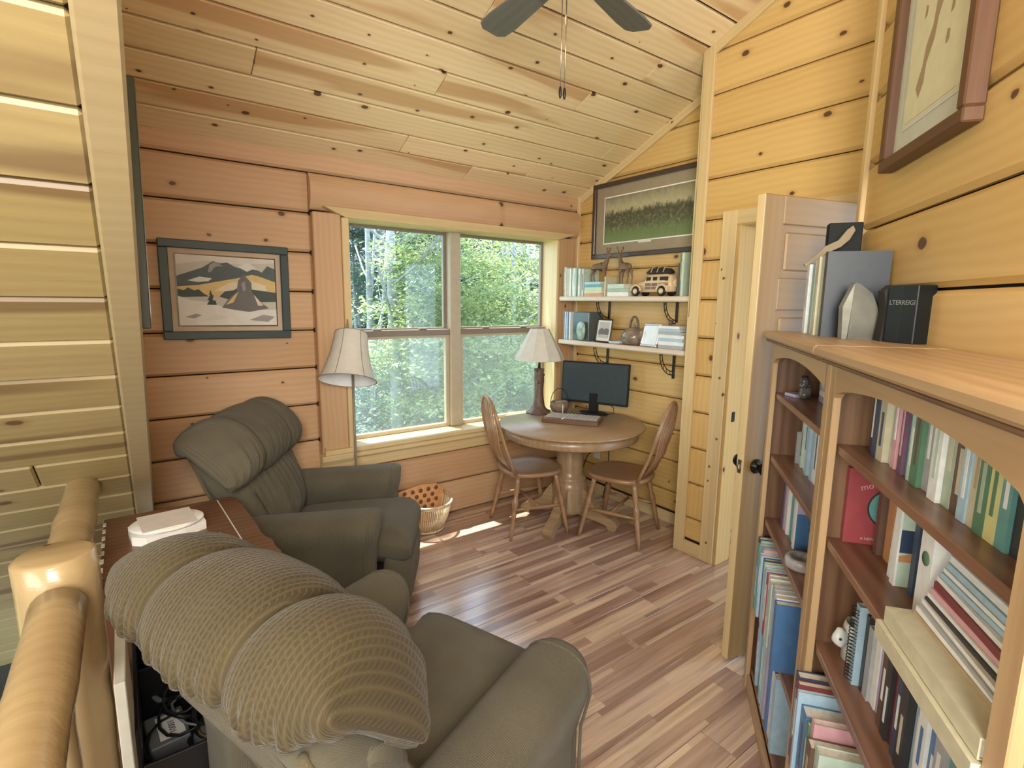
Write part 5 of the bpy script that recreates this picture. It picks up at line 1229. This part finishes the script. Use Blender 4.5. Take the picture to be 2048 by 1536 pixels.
row(D1, -1.372, 0.468, 1.2625, [T_(.022, .165, 'black', 'white'), T_(.024, .168, 'navy'), T_(.034, .165, 'cream', 'navy'), T_(.024, .158, 'mint', 'teal'), T_(.022, .162, 'pink', 'white'), T_(.020, .160, 'white', 'grey'),
    T_(.018, .163, 'purple', 'pink'), T_(.022, .160, 'teal', 'white'), T_(.020, .163, 'mint', 'white'), T_(.030, .168, 'green', 'brown'), T_(.026, .162, 'grey', 'white'), T_(.022, .160, 'sky', 'cream'), T_(.030, .166, 'white', 'mint'), T_(.028, .168, 'sage', 'cream'),
    T_(.034, .168, 'brown', 'cream'), T_(.024, .160, 'sky', 'white'), T_(.024, .165, 'cream', 'tan'), T_(.026, .168, 'green', 'sage'), T_(.026, .164, 'yellow', 'green'), T_(.024, .160, 'teal', 'white'), T_(.032, .168, 'black'), T_(.026, .160, 'grey', 'white'), T_(.020, .165, 'salmon', 'cream'), T_(.034, .168, 'black', 'white')],
    'on the top shelf of the near bookcase', 'books on the top shelf of the near bookcase', dp=0.15)
# second shelf of the near bookcase
rb = book(D1, -1.437, 0.447, 1.0185, 0.020, 0.150, 0.190, 'red', 'red book whose cover shows a round teal picture, at the left of the second shelf', 'books on the second shelf of the near bookcase')
Mc = basis((0, 1, 0), (0, 0, 1), (0.0202, 0.0, 0.0))
disc = [(0.095+0.050*math.cos(2*PI*k/28), 0.095+0.050*math.sin(2*PI*k/28)) for k in range(28)]
disc2 = [(0.095+0.046*math.cos(2*PI*k/28), 0.095+0.046*math.sin(2*PI*k/28)) for k in range(28)]
fox = [(0.065, 0.085), (0.075, 0.105), (0.085, 0.112), (0.10, 0.108), (0.105, 0.095), (0.095, 0.088), (0.08, 0.085)]
fox2 = [(0.07, 0.075), (0.085, 0.085), (0.115, 0.080), (0.12, 0.068), (0.10, 0.062), (0.078, 0.066)]
art('cover_picture', rb, Mc, [(disc, cmat('black')), (disc2, cmat('teal')), ([(0.100, 0.138), (0.135, 0.125), (0.14, 0.09), (0.12, 0.075), (0.105, 0.10)], cmat('cream')), (fox, cmat('black')), (fox2, cmat('brown'))], None)
text('cover_title', 'mool', 0.022, cmat('pink'), rb, basis((0, 0.94, 0.34), (0, -0.34, 0.94), (0.0206, 0.048, 0.150)))
text('cover_title', 'B', 0.034, cmat('cream'), rb, basis((0, 1, 0), (0, 0, 1), (0.0206, 0.088, 0.165)))
text('cover_subtitle', 'A NEWCOMB', 0.009, cmat('cream'), rb, basis((0, 1, 0), (0, 0, 1), (0.0206, 0.065, 0.014)))
G2 = 'books on the second shelf of the near bookcase'
book(D1, -1.378, 0.500, 1.0185, 0.020, 0.15, 0.175, 'brown', 'dark brown book right of the red book on the second shelf', G2)
book(D1, -1.350, 0.512, 1.0185, 0.034, 0.15, 0.182, 'orange', 'thick orange-brown book with a plain spine on the second shelf', G2)
book(D1, -1.262, 0.490, 1.0185, 0.010, 0.14, 0.17, 'white', 'thin white booklet tilted between the orange-brown and banded books', G2, lean=0.06)
b6 = book(D1, -1.232, 0.484, 1.0185, 0.020, 0.150, 0.190, 'white', 'white-spined book whose cover has green, navy and amber bands', G2)
art('cover_bands', b6, Mc, [([(0.004, 0.0), (0.15, 0.0), (0.15, 0.19), (0.004, 0.19)], cmat('mint')), ([(0.004, 0.075), (0.15, 0.075), (0.15, 0.125), (0.004, 0.125)], cmat('navy')), ([(0.004, 0.055), (0.15, 0.055), (0.15, 0.085), (0.07, 0.088), (0.004, 0.068)], cmat('orange'))], None)
row(D1, -1.192, 0.505, 1.0185, [T_(.020, .185, 'navy'), T_(.018, .182, 'cream'), T_(.022, .178, 'green', 'sage'), T_(.020, .180, 'sage', 'white'), T_(.022, .176, 'green', 'white')], 'after the banded book on the second shelf', G2, dp=0.13)
bb_ = book(D1, -1.068, 0.462, 1.0185, 0.045, 0.17, 0.195, 'white', 'broad white binder with a small green emblem on the second shelf', G2)
lathe('green_emblem', [(0.013, 0), (0.013, 0.001)], cmat('green'), bb_, 16, loc=(0.024, -0.0002, 0.140), rot=(PI/2, 0, 0))
GS = 'papers and volumes piled at the right of the second shelf'
def fbook(x, yf, z, th, dp, w, c, label, yaw=0.0): return book(D1, x, yf, z, th, dp, w, c, label, GS, flat=True, yaw=yaw)
fbook(-1.010, 0.385, 1.019, 0.030, 0.26, 0.31, 'cream', 'lower of the two big cream volumes lying at the shelf edge')
fbook(-1.000, 0.393, 1.051, 0.030, 0.25, 0.295, 'cream', 'upper of the two big cream volumes lying at the shelf edge')
z = 1.081
for i, (c, th, nm) in enumerate((('tan', 0.006, 'tan folder'), ('white', 0.008, 'white sheaf of paper'), ('grey', 0.006, 'grey magazine'), ('white', 0.007, 'white magazine'), ('black', 0.005, 'black magazine'), ('white', 0.006, 'white report'), ('pink', 0.010, 'pink folder'), ('maroon', 0.012, 'dark red book'), ('white', 0.008, 'white pad'), ('sky', 0.008, 'pale blue magazine'), ('white', 0.007, 'thin white magazine'), ('sky', 0.010, 'blue-white catalogue'), ('white', 0.012, 'white catalogue'), ('sky', 0.010, 'light blue journal'), ('white', 0.012, 'white journal'), ('white', 0.012, 'topmost white brochure'))):
    fbook(-0.990+0.001*i, 0.430+0.003*i, z, th, 0.20, 0.26-0.002*i, c, f'{nm} {ORD[i]} up from the cream volumes in the paper pile', yaw=random.uniform(-0.03, 0.03)); z += th+0.001
# third shelf of the near bookcase
mg = thing('horse_head_mug', 'white mug shaped with a horse head at the left of the third shelf', 'mug'); mg.matrix_world = DF @ Matrix.Translation((-1.375, 0.500, 0.7285))
mw_ = plain('mug_white', (0.62, 0.64, 0.62), 0.25)
lathe('mug', [(0.030, 0.0), (0.040, 0.005), (0.041, 0.085), (0.037, 0.100), (0.034, 0.10), (0.036, 0.085), (0.035, 0.01)], mw_, mg, 26)
skin('horse_head', [(0.01, -0.035, 0.055), (0.02, -0.055, 0.07), (0.03, -0.07, 0.06), (0.02, -0.055, 0.095)], [(0, 1), (1, 2), (1, 3)], [0.018, 0.018, 0.012, 0.006], mw_, mg)
lathe('eye', [(0.003, 0), (0.003, 0.002)], gdark, mg, 8, loc=(0.038, -0.058, 0.074), rot=(0, PI/2, 0))
G3 = 'books on the third shelf of the near bookcase'
nb = book(D1, -1.300, 0.455, 0.7285, 0.022, 0.15, 0.195, 'sky', 'pale blue spiral notebook standing at the left of the third shelf', G3, name='spiral_notebook')
tubes('wire_binding', [[(0.011+0.012*math.cos(2*PI*k/8), -0.004+0.009*math.sin(2*PI*k/8), 0.01+0.0087*j+0.0004*k) for k in range(9)] for j in range(21)], 0.0012, black, nb, 4)['kind'] = 'stuff'
row(D1, -1.272, 0.470, 0.7285, [T_(.016, .185, 'black'), T_(.026, .170, 'grey'), T_(.024, .165, 'white'), T_(.034, .175, 'lilac', 'white'), T_(.026, .168, 'brown', 'white'), T_(.024, .170, 'black', 'white'), T_(.026, .165, 'maroon', 'cream'), T_(.024, .168, 'navy', 'white'), T_(.028, .172, 'black', 'cream'), T_(.026, .168, 'sky', 'white'), T_(.030, .175, 'white', 'blue'), T_(.028, .17, 'blue', 'white'), T_(.03, .175, 'grey', 'white'), T_(.026, .17, 'teal', 'white')],
    'on the third shelf of the near bookcase', G3, dp=0.14)
# fourth and bottom shelf of the near bookcase
G4 = 'tall books on the fourth shelf of the near bookcase'
row(D1, -1.412, 0.376, 0.4005, [T_(.030, .250, 'navy', 'sky'), T_(.022, .245, 'maroon', 'white'), T_(.012, .235, 'sky'), T_(.046, .205, 'blue', 'navy'), T_(.020, .198, 'green', 'mint'), T_(.022, .225, 'pink', 'white'), T_(.036, .190, 'brown', 'tan'), T_(.030, .205, 'mint', 'grey'), T_(.028, .170, 'lilac', 'grey'), T_(.016, .185, 'pink'), T_(.034, .175, 'white', 'red'), T_(.030, .150, 'teal', 'white'), T_(.03, .18, 'navy', 'cream'), T_(.035, .2, 'black', 'white'), T_(.03, .19, 'sage'), T_(.03, .2, 'cream', 'red'), T_(.035, .19, 'blue')],
    'on the fourth shelf of the near bookcase', G4, dp=0.20)
G5 = 'books on the bottom shelf of the near bookcase'
row(D1, -1.412, 0.43, 0.0855, [T_(.03, .25, c) for c in ('blue', 'sky', 'white', 'maroon', 'navy', 'grey')], 'on the bottom shelf of the near bookcase', G5)
# far bookcase: top shelf figurine and small boxes
fg = thing('seated_figurine', 'small black and white seated figurine on the top shelf of the far bookcase', 'figurine'); fg.matrix_world = DF @ Matrix.Translation((-2.075, 0.485, 1.2655))
skin('figure', [(0, 0, 0.0), (0, 0, 0.035), (0.0, 0, 0.065), (0, -0.005, 0.09), (0.03, -0.01, 0.01), (0.02, -0.02, 0.045)], [(0, 1), (1, 2), (2, 3), (1, 4), (2, 5)], [0.024, 0.02, 0.012, 0.014, 0.014, 0.008], plain('figurine_mix', (0.10, 0.09, 0.09), 0.2, noise=0.9, nscale=18), fg)
pc = thing('paper_card', 'small lilac card lying left of the seated figurine', 'card'); pc.matrix_world = DF @ Matrix.Translation((-2.135, 0.47, 1.2655)) @ Matrix.Rotation(0.4, 4, 'Z')
box('card_stock', (-0.03, 0.03, -0.025, 0.025, 0, 0.012), cmat('lilac'), pc, 0.001)
k = 0
for cx_, cols in ((-2.02, ('lilac', 'white', 'sky', 'white', 'mint', 'sky')), (-1.93, ('lilac', 'sky', 'white', 'sky', 'white', 'mint'))):
    z = 1.2655
    for j, c in enumerate(cols):
        t = thing('small_box', f'small {c} box, {ORD[j]} from the bottom of the {"left" if cx_ < -2 else "right"} pile behind the seated figurine', 'box', group='little boxes piled in the far bookcase')
        t.matrix_world = DF @ Matrix.Translation((cx_, 0.555, z)); box('carton', (-0.036, 0.036, -0.03, 0.05, 0, 0.021), cmat(c), t, 0.002); z += 0.0216
GF2 = 'books on the second shelf of the far bookcase'
row(D1, -2.120, 0.490, 1.0185, [T_(.014, .12, 'grey'), T_(.030, .205, 'purple'), T_(.020, .200, 'mint', 'navy'), T_(.018, .195, 'sky', 'blue'), T_(.020, .198, 'white', 'navy'), T_(.022, .200, 'navy'), T_(.032, .205, 'sky'), T_(.030, .200, 'white', 'sky'), T_(.03, .19, 'sky'), T_(.03, .2, 'white', 'navy'), T_(.03, .195, 'blue'), T_(.03, .2, 'mint'), T_(.03, .19, 'white')], 'on the second shelf of the far bookcase', GF2, dp=0.14)
GF3 = 'books on the third shelf of the far bookcase'
row(D1, -2.150, 0.465, 0.7555, [T_(.034, .215, 'purple', 'black'), T_(.020, .215, 'grey'), T_(.022, .210, 'pink'), T_(.014, .208, 'white')], 'on the third shelf of the far bookcase', GF3, dp=0.15)
b9 = book(D1, -2.040, 0.470, 0.7555, 0.020, 0.15, 0.205, 'teal', 'teal book with a dark ornament standing on the third shelf of the far bookcase', GF3)
b10 = book(D1, -2.005, 0.470, 0.7555, 0.022, 0.15, 0.195, 'mint', 'pale book with a salmon landscape on its cover, third shelf of the far bookcase', GF3)
art('cover_picture', b10, basis((0, 1, 0), (0, 0, 1), (0.0222, 0, 0)), [([(0.004, 0), (0.15, 0), (0.15, 0.195), (0.004, 0.195)], cmat('lilac')), ([(0.004, 0.04), (0.15, 0.04), (0.15, 0.11), (0.06, 0.12), (0.004, 0.10)], cmat('salmon'))], None)
b11 = book(D1, -1.955, 0.462, 0.7555, 0.020, 0.15, 0.205, 'white', 'white-spined book with a bright blue lettered cover, third shelf of the far bookcase', GF3)
art('cover_picture', b11, basis((0, 1, 0), (0, 0, 1), (0.0202, 0, 0)), [([(0.004, 0), (0.15, 0), (0.15, 0.13), (0.004, 0.13)], cmat('blue')), ([(0.004, 0.13), (0.15, 0.13), (0.15, 0.205), (0.004, 0.205)], cmat('lilac')), ([(0.04, 0.13), (0.06, 0.17), (0.05, 0.20), (0.035, 0.17)], cmat('red'))], None)
text('cover_lettering', 'ANN\nCHN', 0.030, cmat('navy'), b11, basis((0, 1, 0), (0, 0, 1), (0.0210, 0.075, 0.090)))
at_ = thing('stone_ashtray', 'grey marbled stone ashtray on the third shelf of the far bookcase', 'ashtray'); at_.matrix_world = DF @ Matrix.Translation((-1.80, 0.462, 0.7555))
lathe('bowl', [(0.046, 0.0), (0.052, 0.006), (0.052, 0.030), (0.046, 0.036), (0.030, 0.034), (0.026, 0.016), (0.010, 0.014)], plain('marble_grey', (0.32, 0.31, 0.32), 0.25, noise=0.6, nscale=22), at_, 30)
row(D1, -1.74, 0.50, 0.7555, [T_(.03, .2, 'grey'), T_(.03, .19, 'navy'), T_(.03, .2, 'sky'), T_(.03, .2, 'white'), T_(.03, .2, 'maroon')], 'at the right of the third shelf of the far bookcase', GF3, dp=0.13)
GF4 = 'magazines and binders on the fourth shelf of the far bookcase'
row(D1, -2.165, 0.392, 0.4155, [T_(.030, .275, 'navy', 'grey'), T_(.014, .272, 'mint'), T_(.030, .268, 'teal', 'sky'), T_(.016, .262, 'pink', 'white'), T_(.028, .250, 'sky', 'white'), T_(.022, .245, 'navy'), T_(.020, .24, 'mint', 'sky'), T_(.022, .235, 'white', 'blue'), T_(.024, .24, 'sky'), T_(.026, .235, 'red', 'white'), T_(.030, .24, 'white', 'grey'), T_(.034, .235, 'mint'), T_(.03, .24, 'grey', 'white'), T_(.03, .24, 'sky'), T_(.03, .24, 'white', 'navy'), T_(.03, .235, 'blue')],
    'on the fourth shelf of the far bookcase', GF4, dp=0.20)
GF5 = 'binders and books on the bottom shelf of the far bookcase'
row(D1, -2.19, 0.420, 0.0855, [T_(.030, .285, 'maroon'), T_(.034, .280, 'black', 'white'), T_(.024, .280, 'sky', 'white'), T_(.022, .285, 'teal', 'sky'), T_(.024, .28, 'sky'), T_(.020, .285, 'blue', 'sky'), T_(.030, .28, 'sky', 'white'), T_(.022, .28, 'white', 'red'), T_(.026, .285, 'mint'), T_(.028, .28, 'lilac'), T_(.03, .28, 'sky', 'navy'), T_(.03, .285, 'blue'), T_(.03, .28, 'white'), T_(.03, .28, 'navy', 'white'), T_(.03, .28, 'sky')],
    'on the bottom shelf of the far bookcase', GF5, dp=0.21)

# ------------------------------------------------------------------ things on top of the bookcases
ZT = 1.4985
GT = 'large books standing on top of the far bookcase'
row(D1, -2.245, 0.492, ZT, [T_(.030, .255, 'brown', 'grey'), T_(.034, .25, 'white', 'grey'), T_(.026, .252, 'teal'), T_(.034, .262, 'white', 'mint'), T_(.030, .262, 'sage', 'white'), T_(.034, .266, 'cream', 'sage'), T_(.036, .270, 'sage', 'cream')], 'on top of the far bookcase', GT, dp=0.175)
book(D1, -1.993, 0.487, ZT, 0.030, 0.180, 0.276, 'slate', 'big dark slate-blue book with its whole cover facing the camera', GT)
rk = thing('rock_bookend', 'pale split stone bookend in front of the dark blue book', 'bookend'); rk.matrix_world = DF @ Matrix.Translation((-1.87, 0.573, ZT))
prism('stone', [(-0.040, 0.0), (0.038, 0.0), (0.040, 0.05), (0.034, 0.095), (0.015, 0.140), (-0.020, 0.168), (-0.034, 0.172), (-0.036, 0.10)], -0.022, 0.022, rock, rk, frame=basis((0, 1, 0), (0, 0, 1), (0, 0, 0)))
prism('cut_face', [(-0.041, 0.001), (-0.036, 0.10), (-0.034, 0.170), (-0.060, 0.10), (-0.055, 0.0)], -0.020, 0.020, plain('rock_cut', (0.20, 0.20, 0.16), 0.3, noise=0.4, nscale=20), rk, frame=basis((0, 1, 0), (0, 0, 1), (0, 0, 0)))
rk2 = thing('dark_bookend', 'black and white rough stone bookend against the black box', 'bookend'); rk2.matrix_world = DF @ Matrix.Translation((-1.80, 0.618, ZT))
prism('stone', [(-0.020, 0.0), (0.022, 0.0), (0.024, 0.165), (-0.005, 0.163), (-0.022, 0.145), (-0.014, 0.09)], -0.03, 0.02, gdark, rk2, frame=basis((0, 1, 0), (0, 0, 1), (0, 0, 0)))
prism('quartz_vein', [(0.0, 0.02), (0.022, 0.02), (0.022, 0.125), (0.012, 0.10), (0.004, 0.085)], 0.0201, 0.0225, offwhite, rk2, frame=basis((0, 1, 0), (0, 0, 1), (0, 0, 0)))
bbx = thing('black_box_set', 'black boxed volume with silver lettering at the wall end of the bookcase top', 'box'); bbx.matrix_world = DF @ Matrix.Translation((-1.74, 0.640, ZT)) @ Matrix.Rotation(0.42, 4, 'Z')
box('case', (-0.035, 0.060, -0.028, 0.030, 0.0, 0.160), plain('box_black', (0.010, 0.012, 0.012), 0.4, spec=0.25), bbx, 0.002)
box('spine_groove', (0.010, 0.012, -0.0285, -0.0275, 0.0, 0.16), gdark, bbx, 0)
text('silver_lettering', 'LTERREIGI', 0.0185, brass, bbx, basis((1, 0, 0), (0, 0, 1), (0.014, -0.0287, 0.112)))
tb = thing('tall_black_box', 'tall black box standing behind the books by the door', 'box'); tb.matrix_world = DF @ Matrix.Translation((-2.290, 0.612, ZT)) @ Matrix.Rotation(-0.1, 4, 'Z')
box('case', (-0.02, 0.03, -0.055, 0.055, 0, 0.405), plain('box_matte_black', (0.006, 0.008, 0.007), 0.6, spec=0.2), tb, 0.003)
bd = thing('carved_bird', 'carved pale wooden bird with spread wing leaning on the books by the door', 'carving'); bd.matrix_world = DF @ Matrix.Translation((-2.262, 0.555, ZT+0.258))
prism('wing', [(-0.085, -0.005), (-0.055, 0.02), (-0.02, 0.058), (0.02, 0.078), (0.045, 0.115), (0.062, 0.128), (0.070, 0.112), (0.055, 0.08), (0.03, 0.055), (-0.01, 0.035), (-0.05, 0.010), (-0.078, -0.015)], -0.006, 0.006, plain('bird_tan', (0.22, 0.165, 0.085), 0.5), bd, frame=basis((0, 1, 0), (0, 0, 1), (0.052, 0, 0.0)))

# ------------------------------------------------------------------ small pieces belong to the part they sit on
SUB = {'arm_piping': 'armrest', 'back_welt': 'outer_back', 'blade_arm': 'blade', 'pull_knob': 'pull_chain', 'fob_disc': 'pull_chain', 'key': 'keyboard_deck', 'shade_rib': 'lamp_shade', 'shade_rim': 'lamp_shade',
       'shade_lining': 'lamp_shade', 'hubcap': 'wheel', 'panel_rib': 'wood_panel', 'panel_field': 'door_panel', 'sash_lock': 'meeting_rail', 'paper_label': 'case', 'printed_number': 'case', 'bracket_arc': 'wall_strip',
       'bracket_tie': 'wall_strip', 'luggage_strap': 'roof_load', 'display': 'screen_case', 'maker_badge': 'screen_case', 'tv_screen': 'tv_case', 'spine_band': 'cover', 'green_emblem': 'cover', 'cover_picture': 'cover',
       'cover_title': 'cover', 'cover_subtitle': 'cover', 'cover_bands': 'cover', 'cover_lettering': 'cover', 'wire_binding': 'cover', 'quartz_vein': 'stone', 'lid_knob': 'body', 'inlay_line': 'tabletop',
       'keyhole_plate': 'tabletop', 'carved_notch': 'tabletop', 'branch_stub': 'trunk_base', 'top_ring': 'body', 'title_tab': 'mat_board', 'map_drawing': 'map_sheet', 'map_border': 'map_sheet', 'pierced_disc': 'back_board',
       'silver_lettering': 'case', 'spine_groove': 'case', 'eye': 'horse_head', 'latch_bolt': 'door_edge', 'latch_plate': 'door_edge', 'screw_plug': 'side_casing', 'strike_plate': 'side_jamb'}
bpy.context.view_layer.update()
def centre(o):
    if o.type != 'MESH' or not len(o.data.vertices): return o.matrix_world.translation
    bb = [o.matrix_world @ Vector(c) for c in o.bound_box]; return sum(bb, Vector())/8
base = lambda o: o.name.split('.')[0]
jobs = []
for o in list(bpy.data.objects):
    if o.parent is None or base(o) not in SUB or o.parent.parent is not None: continue
    cand = [q for q in o.parent.children if base(q) == SUB[base(o)]]
    if cand:
        c0 = centre(o); jobs.append((o, min(cand, key=lambda q: (centre(q)-c0).length)))
for o, p in jobs:
    mloc = o.matrix_local.copy(); o.parent = p; o.matrix_parent_inverse = Matrix(); o.matrix_local = p.matrix_local.inverted() @ mloc
